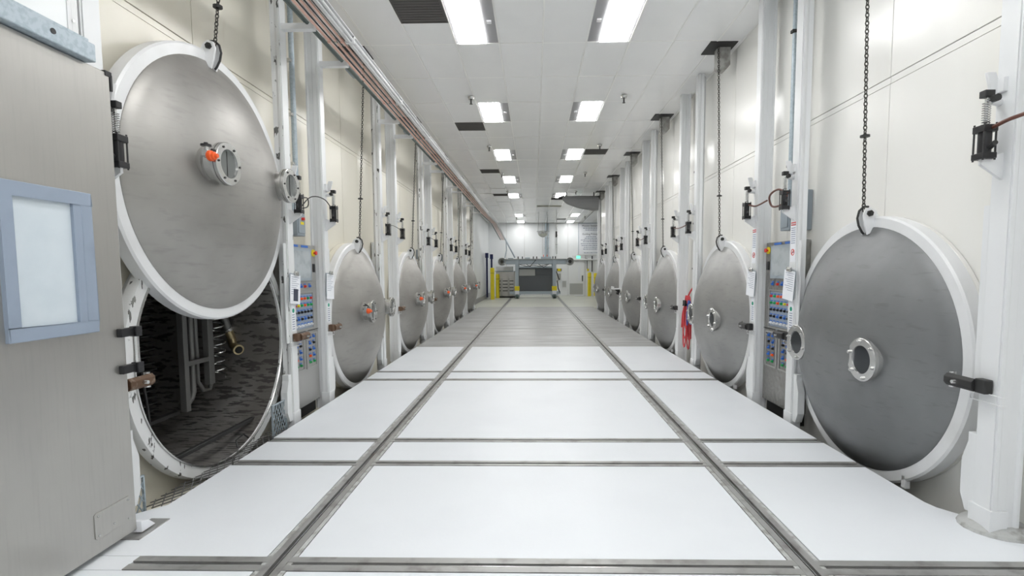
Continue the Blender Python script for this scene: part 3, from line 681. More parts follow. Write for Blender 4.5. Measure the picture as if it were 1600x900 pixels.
# ------------------------------------------------------------------ control panels
def plate_text(mb_parent, s, y, z, w, h): pass
def control_panel(s):
    face = 2.68 if s < 0 else 2.79
    m = 'panel' if s < 0 else 'embossed'
    t = thing('control_panel', (s*face, YA+.18, -.12), f"tall {'plain grey' if s < 0 else 'embossed steel'} control panel with screen and coloured buttons on the {nm[s]}", 'control panel', 'control panels')
    W = YB-YA-.20; zt = 2.02
    MB(s).box((-.14, 0, .14), (0, W, zt)).build('cabinet', m, t, bevel=.006, smooth=0)
    MB(s).box((-.14, .02, .0), (-.05, W-.02, .14)).build('plinth', 'dark', t, smooth=0)
    def frame(y0, y1, z0, z1, mm='panel', b=.014, name='bezel'):
        return MB(s).box((.0, y0, z0), (.012, y1, z0+b)).box((.0, y0, z1-b), (.012, y1, z1)).box((.0, y0, z0+b), (.012, y0+b, z1-b)).box((.0, y1-b, z0+b), (.012, y1, z1-b)).build(name, mm, t, smooth=0)
    sy0, sy1 = .10, .58
    MB(s).box((.0, sy0, 1.60), (.012, sy1, 1.98)).build('screen_bezel', 'boxgrey', t, bevel=.003, smooth=0)
    MB(s).box((.012, sy0+.04, 1.635), (.016, sy1-.04, 1.945)).build('screen', 'screen', t, smooth=0)
    MB(s).box((.0, sy0-.02, 1.985), (.003, sy0+.17, 2.01)).box((.0, sy0+.25, 1.985), (.003, sy0+.42, 2.01)).build('label_plate', 'blue', t, smooth=0)
    e = MB(s).cyl((0, .655, 1.93), (.012, .655, 1.93), .042, 18).build('stop_surround', 'yellow', t)
    MB(s).cyl((.012, .655, 1.93), (.03, .655, 1.93), .012, 12).cyl((.03, .655, 1.93), (.045, .655, 1.93), .024, 14).build('stop_button', 'red', e)
    MB(s).box((.0, .63, 1.70), (.012, .68, 1.80)).build('meter', 'black', t, bevel=.003)
    frame(sy0-.02, sy1+.02, 1.02, 1.47); frame(.06, .33, .56, .98, b=.02, name='door_frame'); frame(.38, .66, .56, .98, b=.02, name='door_frame')
    MB(s).box((0, .0, 1.005), (.006, W, 1.012)).build('panel_joint', 'dark', t, smooth=0)
    MB(s).box((.0, sy0+.0, 1.045), (.003, sy1, 1.445)).build('legend_plate', 'bluegrey', t, smooth=0)
    protos = {}
    def button(col, y, z, r=.013):
        k = (col,)
        if k not in protos:
            o = MB(s).cyl((0, 0, 0), (.008, 0, 0), .017, 10).cyl((.008, 0, 0), (.022, 0, 0), .012, 10).build('button', col, t); protos[k] = o
            o.location = (-s*.003, y, z)
        else: inst(protos[k], t, (-s*.003, y, z))
    lg = {}
    def legend(y, z):
        if not lg:
            o = MB(s).box((0, -.026, .019), (.004, .026, .031)).build('legend', 'blue', t, smooth=0); lg[0] = o; o.location = (-s*.003, y, z)
        else: inst(lg[0], t, (-s*.003, y, z))
    for q, yy in enumerate((.16, .30, .40, .52)): button(['orange', 'blue', 'red', 'blue'][q], yy, 1.535); legend(yy, 1.535)
    rows = [['orange', 'green', 'orange', 'orange', 'green', 'red'], ['red', 'yellow', 'green', 'orange', 'green', 'green'], ['black']*6, ['black', 'blue', 'black', 'blue', 'black', 'black'], ['white']*6]
    for r, row in enumerate(rows):
        for q, cl in enumerate(row): button(cl, .14+q*.080, 1.395-r*.078); legend(.14+q*.080, 1.395-r*.078)
    for base in (.10, .44):
        for r in range(5):
            cl = [('blue', 'blue'), ('blue', 'black'), ('black', 'blue'), ('orange', 'blue'), ('green', 'green')][r]
            for q in (0, 1): button(cl[q], base+.035+q*.10, .93-r*.075); legend(base+.035+q*.10, .93-r*.075)
    return t
for s in (-1, 1): control_panel(s)

# clipboards, stickers
def clipboard(s, y, z, label, tilt=0.08, pic=False):
    t = thing('clipboard', (s*(COL[s]-.02), y, z), label, 'clipboard', 'clipboards with paper on the columns')
    MB(s).box((.0, -.02, -.15), (.006, .20, .15)).build('board', 'boxgrey', t, smooth=0)
    MB(s).box((.008, -.02, -.17), (.011, .20, .14)).build('paper', 'paper', t, smooth=0)
    mb = MB(s)
    for k in range(9): mb.box((.0112, .0, .11-k*.022), (.0116, .17-(k % 3)*.03, .115-k*.022))
    mb.build('printed_lines', 'ink', t, smooth=0)
    if pic: MB(s).box((.0118, .05, -.14), (.0124, .15, -.01)).build('printed_box', 'inkd', t, smooth=0)
    MB(s).box((.006, .05, .13), (.03, .13, .165)).cyl((.02, .05, .17), (.02, .13, .17), .010, 8).build('clip', 'steel', t, bevel=.003)
    t.rotation_euler = (tilt*s, 0, 0)
    return t
clipboard(-1, YA+.0, 1.42, 'clipboard with printed sheets on the column beside the raised door', .10, True)
clipboard(-1, YB-.0, 1.42, 'clipboard with plain sheets between the left panel and second left door', .06)
clipboard(1, YA+.0, 1.42, 'clipboard with white paper on the column between right panel and nearest right door', .12)
clipboard(1, YB-.0, 1.42, 'clipboard with white paper overlapping the second right door', .10)
def sticker(s, y, label):
    t = thing('column_sticker', (s*(COL[s]-.007), y, .95), label, 'sticker', 'white stickers with green dots')
    MB(s).box((.0, .03, .0), (.002, .105, .30)).build('strip', 'paper', t, smooth=0)
    MB(s).cyl((.002, .068, .22), (.003, .068, .22), .024, 16).build('green_dot', 'sticker', t)
    mb = MB(s)
    for k in range(7): mb.box((.002, .04, .17-k*.025), (.0026, .095, .18-k*.025))
    mb.build('printed_lines', 'ink', t, smooth=0)
sticker(-1, YA, 'white sticker with green dot on the column left of the left control panel')
sticker(-1, YB, 'white sticker with green dot on the column right of the left control panel')
sticker(1, YA, 'white sticker with green dot on the column right of the right control panel')
sticker(1, YB, 'white sticker with green dot on the column left of the right control panel')
for (y, wh) in ((YA, 'nearer'), (YB, 'farther')):
    t = thing('danger_sticker', (COL[1]-.007, y, 1.66), f'white danger sticker with red no-smoking mark on the {wh} column by the right panel', 'sticker', 'danger stickers')
    MB(1).box((.0, .02, .0), (.002, .12, .42)).build('strip', 'paper', t, smooth=0)
    MB(1).box((.002, .024, .375), (.003, .116, .41)).build('red_header', 'red', t, smooth=0)
    x = text_mesh('DANGER', .022, (-.004, .07, .384), (PI/2, 0, -PI/2), 'paper', 'lettering', t)
    MB(1).lathe([(.002, .026), (.002, .034), (.004, .034), (.004, .026)], (0, .07, .10), 'x', 24).prism([(.048, .118), (.054, .124), (.092, .082), (.086, .076)], 'x', .002, .004).build('no_smoking_mark', 'red', t)
    MB(1).box((.002, .05, .096), (.003, .088, .104)).build('cigarette_mark', 'inkd', t, smooth=0)
    mb = MB(1)
    for k in range(8): mb.box((.002, .03, .345-k*.022), (.0026, .11, .353-k*.022))
    mb.build('printed_lines', 'ink', t, smooth=0)

# ------------------------------------------------------------------ electrical boxes and conduits
def ebox(s, y, z, w_, h, d, label, m='boxgrey', red=True):
    t = thing('switch_box', (s*(WALL[s]-.0), y, z), label, 'box', 'grey switch boxes')
    MB(s).box((0, 0, 0), (d, w_, h)).build('case', m, t, bevel=.008, smooth=0)
    MB(s).box((d, .02, .03), (d+.012, w_-.02, h-.03)).build('cover', m, t, bevel=.006, smooth=0)
    if red:
        MB(s).cyl((d+.012, w_*.5, h*.75), (d+.04, w_*.5, h*.75), .018, 10).build('switch_knob', 'red', t)
        MB(s).box((d+.012, w_*.3, h*.5), (d+.014, w_*.7, h*.62)).build('warning_label', 'yellow', t, smooth=0)
    return t
ebox(1, YA+.42, 2.02, .20, .42, .12, 'grey switch box with red knob left of the looped brown hose')
ebox(1, YA+.18, 2.0, .18, .42, .10, 'grey switch box behind the looped brown hose, nearer the camera')
ebox(-1, YA+.50, 2.0, .20, .26, .16, 'grey push-button box above the left control panel')
def pipe(name, pts, r, m, label, cat='pipe', clamps=(), s=1, group='vertical conduits'):
    t = thing(name, (0, 0, 0), label, cat, group)
    t.location = pts[0]
    P = [tuple(a-b for a, b in zip(p, pts[0])) for p in pts]
    MB().tube(P, r, 10).build('pipe', m, t)
    for z in clamps:
        x, y, _ = P[0]; MB().box((x-.04, y-.035, z), (x+.04, y+.015, z+.03)).build('pipe_clamp', 'dark' if s > 0 else 'steel', t)
    return t
pipe('conduit', [(WALL[1]-.06, YA+.55, 2.42), (WALL[1]-.06, YA+.55, CEIL)], .022, 'galv', 'vertical conduit above the grey switch boxes on the right', clamps=(.3, 1.75), s=1)
pipe('conduit', [(WALL[1]-.05, YA+.30, 2.40), (WALL[1]-.05, YA+.30, 2.75), (WALL[1]-.05, YA+.30, CEIL)], .013, 'galv', 'thin second conduit above the grey switch boxes on the right')
pipe('conduit', [(-WALL[-1]+.07, YA+.60, 2.26), (-WALL[-1]+.07, YA+.60, 2.42), (-WALL[-1]+.07, YA+.68, 2.55), (-WALL[-1]+.07, YA+.70, 2.70), (-WALL[-1]+.07, YA+.70, CEIL)], .03, 'galv', 'grey vertical conduit rising from the box above the left panel', clamps=(.55, 1.1, 1.7), s=-1)
for s in (-1, 1):
    for k in range(1, 5):
        m = 'galv' if k % 2 == 0 else 'white'
        pipe('conduit', [(s*(WALL[s]-.06), YA+PER*k+.62, .0), (s*(WALL[s]-.06), YA+PER*k+.62, CEIL)], .028, m, f"{'grey' if m=='galv' else 'white'} vertical conduit on the {nm[s]} wall past the {ordn[k]} door", clamps=(.9, 1.6, 2.4, 3.3), s=s)

# bay fittings further down
def gauge_tube(s, k, label):
    t = thing('level_gauge', (s*(WALL[s]-.02), YA+PER*k+.30, .9), label, 'gauge', 'level gauges between the doors')
    MB(s).box((.0, 0, 0), (.04, .11, 1.2)).build('back_plate', 'white', t, bevel=.004, smooth=0)
    MB(s).cyl((.06, .055, .06), (.06, .055, 1.1), .012, 8).build('sight_tube', 'navy', t)
    MB(s).box((.04, .02, .03), (.08, .09, .10)).box((.04, .02, 1.08), (.08, .09, 1.15)).box((.04, .02, .6), (.08, .09, .66)).build('tube_fitting', 'dark', t, bevel=.003)
gauge_tube(-1, 1, 'tall narrow level gauge between the second and third left doors')
gauge_tube(1, 3, 'tall narrow level gauge between the fourth and fifth right doors')
for (s, k) in ((-1, 2), (-1, 3), (-1, 4), (1, 2), (1, 4)):
    t = thing('valve_panel', (s*(WALL[s]-.02), YA+PER*k+.18, .3), f'narrow instrument panel with small valves past the {ordn[k]} {nm[s]} door', 'instrument panel', 'narrow instrument panels')
    MB(s).box((0, 0, .0), (.10, .30, 1.5)).build('cabinet', 'panel', t, bevel=.005, smooth=0)
    MB(s).box((.10, .04, 1.1), (.112, .26, 1.4)).build('screen', 'gpanel', t, smooth=0)
    for q in range(4):
        MB(s).cyl((.10, .06+.06*q, .95), (.12, .06+.06*q, .95), .015, 8).build('knob', ['red', 'orange', 'blue', 'green'][(q+k) % 4], t)
    MB(s).tube([(.14, .02, 1.9), (.15, .05, 1.6), (.13, .12, 1.2), (.16, .2, .8)], .02, 8).build('pipe', 'dark', t)
    MB(s).cyl((.12, .1, 1.72), (.17, .1, 1.72), .05, 14).cyl((.12, .18, 1.60), (.17, .18, 1.60), .035, 12).build('gauge_dial', 'steel', t)
    ebox(s, YA+PER*k+.45, 1.9, .14, .22, .10, f'small grey box above the instrument panel past the {ordn[k]} {nm[s]} door')

# hose coil on the right between door 2 and 3
def coil(cx, cy, cz, n, ry, rz, r, m, name, label, seed, sp_=.13):
    """loops hung from one point; each loop has its own width and drop"""
    rnd = random.Random(seed); pts = []
    for q in range(n):
        w_ = ry*rnd.uniform(.6, 1.15); d_ = rz*rnd.uniform(.72, 1.2); dx = (-.5+q/(n-1))*sp_+rnd.uniform(-.015, .015); dy = rnd.uniform(-.03, .03)
        for i in range(20):
            a = 2*PI*i/20; f_ = .5-.5*math.cos(a)
            pts.append((cx+dx*f_+.012*(q-n/2)*(1-f_)*.6, cy+dy*f_+w_*math.sin(a)*(.55+.45*f_), cz-2*d_*f_))
    P = [Vector(p) for p in pts]; Q = [P[0]]+[(P[i-1]+P[i]*2+P[i+1])/4 for i in range(1, len(P)-1)]+[P[-1]]
    o = MB().tube(Q, r, 7).build(name, m); tag(o, label, 'hose', 'coiled hoses'); return o
hy = YA+PER+.42
coil(WALL[1]-.22, hy+.03, 1.14, 9, .16, .41, .0115, 'hosered', 'hose_coil', 'red hose hung in a coil between the second and third right doors', 1)
coil(WALL[1]-.25, hy-.15, 1.06, 4, .07, .22, .010, 'hoseblue', 'hose_coil', 'blue hose coil hanging inside the red hose coil', 3, .05)
hose([(WALL[1]-.10, hy-.28, 1.35), (WALL[1]-.16, hy-.16, 1.32), (WALL[1]-.2, hy+.05, 1.15), (WALL[1]-.24, hy+.22, .85), (WALL[1]-.24, hy+.30, .55)], .014, 'hosered', 'hose', 'red hose tail arching over the coil on the right')
t = thing('hose_hanger', (WALL[1]-.30, hy-.06, .90), 'black hose hanger bracket behind the red hose coil', 'bracket')
MB().box((0, 0, .06), (.30, .12, .10)).box((0, 0, .06), (.03, .12, .16)).build('bracket', 'dark', t, bevel=.004)
for (dy, z, m) in ((.05, 1.75, 'hoseblue'), (.16, 1.62, 'brass'), (.02, 1.5, 'steel'), (.1, 1.42, 'red')):
    o = MB().cyl((0, 0, 0), (-.08, 0, 0), .03, 10).cyl((-.04, 0, -.06), (-.04, 0, .06), .018, 8).build('pipe_valve', m, None); o.location = (WALL[1]-.03, hy-.1+dy, z)
    tag(o, {'hoseblue': 'blue-handled valve above the red hose coil', 'brass': 'brass valve above the red hose coil', 'steel': 'steel valve above the red hose coil', 'red': 'red-handled valve just above the red hose coil'}[m], 'valve', 'valves above the hose coil')
# white tray on the right past the fourth door
t = thing('wall_tray', (COL[1]-.28, YA+PER*3+.4, 1.02), 'white tray jutting out past the fourth right door', 'tray')
MB().box((0, 0, 0), (.30, .5, .03)).box((0, 0, .03), (.02, .5, .09)).build('tray', 'white', t, bevel=.004)
MB().prism([(.06, 0), (.3, 0), (.3, -.2)], 'y', .2, .26).build('bracket', 'dark', t)

o = MB().box((-2.855, 4.02, -.5), (-2.80, 5.15, -.16)).build('trench_dark_strip', 'pit', smooth=0); tag(o, 'dark strip added to darken the trench wall under the open chamber', 'dark strip')  # added dark strip, darkens the cream wall showing in the trench
# trench gratings and mesh guards by the open chamber
def lattice(name, loc, w_, h, plane, label, st=.05):
    t = thing(name, loc, label, 'guard', 'expanded metal guards')
    mb = MB(); n = int((w_+h)/st)+1
    def seg(a, b):
        if plane == 'yz': mb.tube([(0, *a), (0, *b)], .004, 4)
        elif plane == 'xz': mb.tube([(a[0], 0, a[1]), (b[0], 0, b[1])], .004, 4)
        else: mb.tube([(*a, 0), (*b, 0)], .004, 4)
    k = 1.7
    c = -h/k
    while c < w_:
        for sg in (1, -1):
            # line u = c + v/k (or mirrored)
            u0, v0, u1, v1 = c, 0, c+h/k, h
            if u0 < 0: v0 += -u0*k; u0 = 0
            if u1 > w_: v1 -= (u1-w_)*k; u1 = w_
            if v1 > v0:
                if sg > 0: seg((u0, v0), (u1, v1))
                else: seg((w_-u0, v0), (w_-u1, v1))
        c += st
    o = mb.build('mesh', 'galv' if plane == 'yz' else 'rackm', t, smooth=0); o['kind'] = 'stuff'
    if plane == 'yz': MB().box((-.008, -.01, -.01), (.008, 0, h+.01)).box((-.008, w_, -.01), (.008, w_+.01, h+.01)).box((-.008, 0, h), (.008, w_, h+.01)).build('frame', 'galv', t)
    return t
lattice('mesh_guard', (-2.62, YA-.34, -.22), .26, .46, 'yz', 'small expanded-metal guard at the foot of the column right of the open chamber')
lattice('mesh_guard', (-2.62, 3.06, -.22), .13, .44, 'yz', 'small expanded-metal guard beside the foot of the sliding door')
t = lattice('trench_grating', (-2.73, 3.3, -.05), .21, 1.0, 'xy', 'expanded-metal grating in the trench below the open chamber', .06)
t = lattice('trench_grating', (-2.73, 4.35, -.05), .21, .75, 'xy', 'expanded-metal grating in the trench right of the open chamber', .06)
o = MB().box((-2.85, 3.06, -.5), (-2.74, 4.0, -.14)).build('plinth_block', 'cream', smooth=0, bevel=.01); tag(o, 'stained cream plinth block under the near left of the open chamber', 'block')

# ------------------------------------------------------------------ overhead pipe tray on the left
t = thing('pipe_rack', (-2.3, 1.5, 4.09), 'long overhead rack of copper and white pipes above the left doors', 'pipe rack')
Yk, Ye = 22.0, 27.0
def run(dx, r, m, name, dz=0, n=8):
    y1 = Yk-1.5
    MB().tube([(dx, 0, dz+r), (dx, y1, dz+r), (dx+.08, 26.2-1.5, dz+r-.0), (dx+.30, 30.0-1.5, dz+r-.62)], r, n).build(name, m, t)
run(.0, .020, 'dgreen', 'conduit_pipe', 0); run(-.03, .010, 'dgreen', 'conduit_pipe', .02)
for q in range(3):
    run(.062+q*.072, .014, 'copper', 'copper_pipe', .0); run(.097+q*.072, .007, 'dark', 'cable', .006)
run(.275, .026, 'white', 'white_pipe', -.01, 12); run(.325, .016, 'white', 'white_pipe', .0); run(.30, .012, 'white', 'white_pipe', -.02)
MB().box((.20, 0, .055), (.345, Yk-1.5, .062)).build('cable_channel', 'white', t, smooth=0)
for k in range(10):
    y = 2.1+k*2.0
    if y > Yk-1.5: break
    MB().box((-.04, y, .042), (.345, y+.04, .058)).build('support_strut', 'white', t, smooth=0)
    for q in range(3): MB().box((.046+q*.072, y+.005, -.006), (.078+q*.072, y+.035, .04)).build('pipe_clamp', 'steel' if q % 2 else 'copper', t, smooth=0)
    MB().box((.245, y, -.02), (.34, y+.03, .05)).build('pipe_clamp', 'white', t, smooth=0)
o = thing('drop_pole', (-1.75, 29.6, 2.36), 'grey diagonal pole from the pipe rack end down to the gantry', 'pole')
MB().tube([(0, 0, 1.25), (.32, 0, .62), (.62, 0, .05)], .045, 8).build('pole', 'gantry', o); MB().tube([(.10, 0, 1.0), (.12, 0, .5), (.02, 0, .05)], .03, 8).build('brace', 'gantry', o)

# ------------------------------------------------------------------ stainless sliding door on the near left
SX = -2.40
t = thing('sliding_door', (SX, 1.50, .035), 'big brushed stainless sliding door with blue-framed window at the left', 'door')
MB().box((-.06, 0, 0), (0, 1.36, 2.665)).build('leaf', 'brushed', t, bevel=.004, smooth=0)
f = MB().box((-.01, .70, 1.22), (.022, 1.17, 1.285)).box((-.01, .70, 1.90), (.022, 1.17, 1.965)).box((-.01, .70, 1.285), (.022, .76, 1.90)).box((-.01, 1.105, 1.285), (.022, 1.17, 1.90)).build('window_frame', 'bluegrey', t, bevel=.004, smooth=0)
MB().box((.0015, .76, 1.285), (.004, 1.105, 1.90)).build('pane', 'frost', f, smooth=0)
MB().box((.004, 1.06, 1.285), (.02, 1.105, 1.90)).build('inner_reveal', 'bluegrey', f, smooth=0)
MB().prism([(1.08, .09), (1.09, .08), (1.31, .08), (1.32, .09), (1.32, .22), (1.31, .23), (1.09, .23), (1.08, .22)], 'x', .0, .005).build('patch_plate', 'brushed', t, smooth=0, bevel=.002)
mb = MB()
for (y, z) in ((1.10, .10), (1.30, .10), (1.10, .21), (1.30, .21), (1.20, .12)): mb.cyl((.005, y, z), (.009, y, z), .006, 8)
mb.build('rivets', 'steel', t)
for z in (.955, 1.17): MB().box((.0, 1.30, z), (.03, 1.42, z+.05)).box((.0, 1.39, z-.005), (.045, 1.435, z+.055)).build('handle_bracket', 'black', t, bevel=.004, smooth=0)
MB().cyl((.02, 1.413, .98), (.02, 1.413, 1.2), .016, 12).build('handle_bar', 'steel', t)
MB().box((-.07, 1.33, 2.645), (.004, 1.375, 2.675)).box((-.06, 1.362, 2.57), (.004, 1.378, 2.66)).build('corner_guard', 'black', t, bevel=.003, smooth=0)
MB().prism([(1.36, -.02), (1.47, -.02), (1.42, .03), (1.36, .05)], 'x', -.04, .03).build('floor_guide', 'paper', t, bevel=.003)
o = MB().box((SX-.06, 2.80, -.001), (SX+.06, 3.05, .006)).build('guide_plate', 'rail', smooth=0); tag(o, 'grey steel guide plate on the floor at the sliding door corner', 'plate')
t = thing('door_track', (SX-.05, .15, 2.705), 'galvanised steel track channel above the sliding door', 'track')
MB().box((.02, 0, 0), (.095, 2.58, .095)).build('channel', 'galv', t, bevel=.006, smooth=0)
MB().box((-.03, 0, .095), (.06, 2.58, .125)).build('lip', 'galv', t, bevel=.003, smooth=0)
MB().box((-.03, 2.52, .0), (.015, 2.62, .03)).build('stop_block', 'white', t, bevel=.003, smooth=0)
MB().cyl((.093, 2.34, .055), (.098, 2.34, .055), .014, 14).build('bolt_hole', 'black', t)
o = thing('wall_left', (-2.52, 0, 0), None, None); o['kind'] = 'structure'
MB().box((-.33, -6, -.08), (-.03, 2.80, CEIL+.05)).build('enclosure_core', 'wallw', o, smooth=0)
for a, b in ((-6, -2.2), (-2.2, -.98), (-.98, .22), (.22, 1.43), (1.43, 2.79)): MB().box((-.03, a+.003, -.08), (0, b-.003, CEIL+.05)).build('wall_panel', 'wallw', o, smooth=0, bevel=.003)
MB().box((-.33, 2.80, -.08), (.006, 2.812, CEIL+.05)).box((-.0, 2.75, -.08), (.006, 2.812, CEIL+.05)).build('corner_trim', 'galv', o, smooth=0, bevel=.002).data.materials[0] = M['white']
mb = MB()
for z in (2.95, 3.3, 3.7, 4.1): mb.cyl((.006, 2.78, z), (.011, 2.78, z), .008, 10)
mb.build('screws', 'steel', o)

# ------------------------------------------------------------------ far end: gantry
GY = 29.5
t = thing('transfer_gantry', (.05, GY, 0), 'blue-grey transfer gantry on rails at the far end of the hall', 'gantry')
for (x0, x1) in ((-1.17, -.97), (1.03, 1.24)):
    MB().box((x0, 0, .2), (x1, .2, 2.30)).build('post', 'gantry', t, bevel=.01, smooth=0)
    MB().box((x0-.04, -.03, .47), (x1+.04, .23, .73)).build('yellow_cap', 'yellow', t, bevel=.005, smooth=0)
    MB().box((x0-.02, -.02, .22), (x1+.02, .2, .47)).build('white_foot', 'paper', t, bevel=.005, smooth=0)
    MB().box((x0-.12, -.08, .20), (x1+.12, .28, .24)).build('foot_plate', 'gantry', t, smooth=0)
    wheel = MB().cyl((x0+.02, -.05, .13), (x1-.02, -.05, .13), .125, 18).box((x0-.02, -.02, .02), (x0, .1, .22)).box((x1, -.02, .02), (x1+.02, .1, .22)).build('wheel', 'dgreen', t)
    MB().box((x0, 1.5, .03), (x1, 1.7, 2.30)).build('post', 'gantry', t, bevel=.01, smooth=0)
MB().box((-1.85, .02, 2.04), (1.95, .2, 2.30)).build('top_beam', 'gantry', t, bevel=.01, smooth=0)
MB().box((-1.85, 1.5, 2.04), (1.95, 1.7, 2.30)).build('top_beam', 'gantry', t, bevel=.01, smooth=0)
MB().box((-1.75, -.02, 2.30), (1.85, 1.7, 2.34)).build('top_plate', 'gplate', t, bevel=.005, smooth=0)
MB().box((-.97, .02, 1.80), (1.03, .16, 1.90)).build('cross_beam', 'gantry', t, bevel=.008, smooth=0)
MB().box((-1.5, .0, .26), (1.5, .2, .42)).build('bottom_beam', 'gantry', t, bevel=.008, smooth=0)
MB().box((-.96, .2, .42), (1.02, .28, 1.86)).build('back_panel', 'gpanel', t, smooth=0)
MB().box((-.96, .16, 1.34), (.0, .20, 1.74)).build('access_plate', 'gplate', t, bevel=.03, smooth=0)
MB().box((.04, .17, 1.38), (.98, .2, 1.76)).build('dark_plate', 'gpanel', t, bevel=.01, smooth=0)
for x in (-1.95, 2.05):
    wv = MB().lathe([(0, .20), (-.02, .24), (.10, .24), (.08, .20), (.08, .0), (0, .0)], (x, -.02, 2.17), 'y', 28, False).build('side_wheel', 'gplate', t)
    MB().cyl((x, -.06, 2.17), (x, .0, 2.17), .10, 16).build('wheel_hub', 'dark', wv)
    MB().box((min(x, x*.9), -.04, 2.06), (max(x, x*.9), .02, 2.10)).build('axle_arm', 'white', wv)
for q, pts in enumerate([[(-.9, 0, 2.0), (-.5, -.03, 1.9), (-.1, -.03, 1.97), (.3, -.03, 1.9), (.7, 0, 2.0)], [(.2, 0, 2.02), (.5, -.05, 1.84), (.8, -.03, 2.02)], [(-.5, 0, 2.02), (-.3, -.06, 1.88), (.0, -.03, 2.22), (.05, -.03, 2.28)]]):
    MB().tube(pts, .018, 6).build('cable', 'black' if q != 1 else 'dark', t)
MB().box((.35, .1, 2.34), (.95, .6, 2.46)).box((-1.6, .2, 2.34), (-1.3, .5, 2.40)).box((-.6, .1, 2.34), (-.3, .4, 2.42)).build('motor_box', 'gantry', t, bevel=.01)
mb = MB()
for x in (-1.0, -.75, -.1, .1, 1.05, 1.2): mb.cyl((x, .1, 2.34), (x, .1, 2.48), .03, 8)
mb.build('fittings', 'dark', t)
MB().cyl((.5, .2, 2.46), (.5, .2, 2.58), .02, 8).cyl((.72, .2, 2.46), (.72, .2, 2.58), .02, 8).build('beacon', 'orange', t)
MB().tube([(1.25, .05, 1.6), (1.42, .0, 1.1), (1.30, .0, 1.05), (1.36, 0, .6), (1.45, 0, .35)], .03, 6).build('side_cable', 'dark', t)
# wrapped stainless cart
t = thing('wrapped_cart', (-2.35, 30.6, -.02), 'wrapped stainless cart stack between yellow bollards and gantry', 'cart')
MB().box((0, 0, .10), (1.15, 1.0, 1.62)).build('body', 'brushed', t, bevel=.02, smooth=0)
MB().box((-.02, -.02, .0), (1.17, 1.0, .10)).build('base', 'dark', t, smooth=0)
for z in (.42, .62, .82, 1.02): MB().box((.06, -.03, z), (1.08, .0, z+.05)).build('tray_edge', 'dark', t, bevel=.005, smooth=0)
MB().box((.3, -.04, .15), (.42, -.0, 1.2)).box((.72, -.04, .15), (.84, 0, 1.2)).build('upright', 'panel', t, bevel=.005, smooth=0)
MB().box((.0, .0, 1.66), (1.05, .9, 1.92)).build('white_lid', 'white', t, bevel=.02, smooth=0)
MB().box((-.1, -.02, 1.62), (1.17, 1.0, 1.66)).build('top_shelf', 'galv', t, smooth=0)
# bollards
def bollard(x, y, h, label):
    t = thing('bollard', (x, y, 0), label, 'bollard', 'yellow bollards')
    MB().cyl((0, 0, 0), (0, 0, h-.3), .115, 24).build('post', 'yellow', t)
    MB().lathe([(h-.3, .0), (h-.3, .12), (h-.06, .122), (h-.015, .10), (h, .05), (h, 0)], (0, 0, 0), 'z', 24, False).build('cap', 'yellow', t)
    MB().cyl((0, 0, h-.315), (0, 0, h-.295), .118, 24).build('band', 'dark', t)
bollard(-2.40, 28.6, 1.82, 'tall yellow bollard in front, left of the gantry')
bollard(-2.22, 30.2, 1.46, 'shorter dark yellow bollard just behind the tall left bollard')
bollard(3.52, 32.0, 1.52, 'yellow bollard right of the far exit door')
bollard(3.98, 32.6, 1.48, 'yellow bollard partly hidden behind the farthest right door')
# blue bumper posts
for (x, y, h, lb) in ((-2.94, 31.0, 2.75, 'left'), (-2.72, 31.8, 2.70, 'right')):
    t = thing('strip_curtain', (x, y, 0), f'dark navy hanging strip curtain behind the tall yellow bollard, {lb} one', 'curtain', 'navy strip curtains')
    MB().box((-.05, 0, .0), (.06, .1, h)).build('strip', 'navy', t, smooth=0)
    MB().box((-.09, -.02, h-.3), (.10, .12, h)).build('head', 'navy', t, bevel=.01, smooth=0)
# far door and signs
dd = thing('door_1', (2.30, YEND-.04, -.05), None, None); dd['kind'] = 'structure'
MB().box((-.07, 0, .0), (0, .06, 2.30)).box((1.0, 0, 0), (1.07, .06, 2.30)).box((-.07, 0, 2.23), (1.07, .06, 2.30)).build('door_frame', 'white', dd, bevel=.004, smooth=0)
MB().box((.0, .0, .0), (1.0, .045, 2.23)).build('door_leaf', 'wallw', dd, bevel=.004, smooth=0)
MB().box((.06, -.008, .10), (.95, 0, .84)).build('kick_plate', 'gplate', dd, bevel=.003, smooth=0)
MB().box((.62, -.01, 1.0), (.78, 0, 1.98)).build('vision_panel', 'screen', dd, smooth=0).data.materials[0] = M['paper']
MB().box((.88, -.05, .98), (.94, 0, 1.36)).build('door_handle', 'dark', dd, bevel=.004, smooth=0)
t = thing('exit_sign', (2.83, YEND-.06, 2.42), 'small green lit exit sign above the far door', 'sign')
MB().box((-.30, 0, 0), (.55, .05, .22)).build('sign_box', 'white', t, bevel=.005, smooth=0)
MB().box((-.02, -.004, .02), (.24, 0, .20)).build('sign_face', 'exit', t, smooth=0)
text_mesh('EXIT', .10, (.11, -.006, .075), (PI/2, 0, 0), 'paper', 'lettering', t)
t = thing('poster', (2.88, YEND-.03, 2.66), 'large framed poster of statements hung high right on the far wall', 'poster')
MB().box((0, -.03, 0), (1.9, .02, 2.2)).build('board', 'wallw', t, bevel=.006, smooth=0)
MB().box((.05, -.035, .08), (1.85, -.031, 2.12)).build('sheet', 'screen', t, smooth=0).data.materials[0] = M['paper']
MB().box((.05, -.042, .08), (.08, -.034, 2.12)).box((.05, -.042, 2.09), (1.85, -.034, 2.12)).box((1.82, -.042, .08), (1.85, -.034, 2.12)).build('border', 'bluegrey', t, smooth=0)
text_mesh('Mission Statement', .17, (.92, -.037, 1.88), (PI/2, 0, 0), 'inkd', 'lettering', t)
text_mesh('Guiding Principles', .17, (.92, -.037, 1.34), (PI/2, 0, 0), 'inkd', 'lettering', t)
rnd = random.Random(5)
mb = MB()
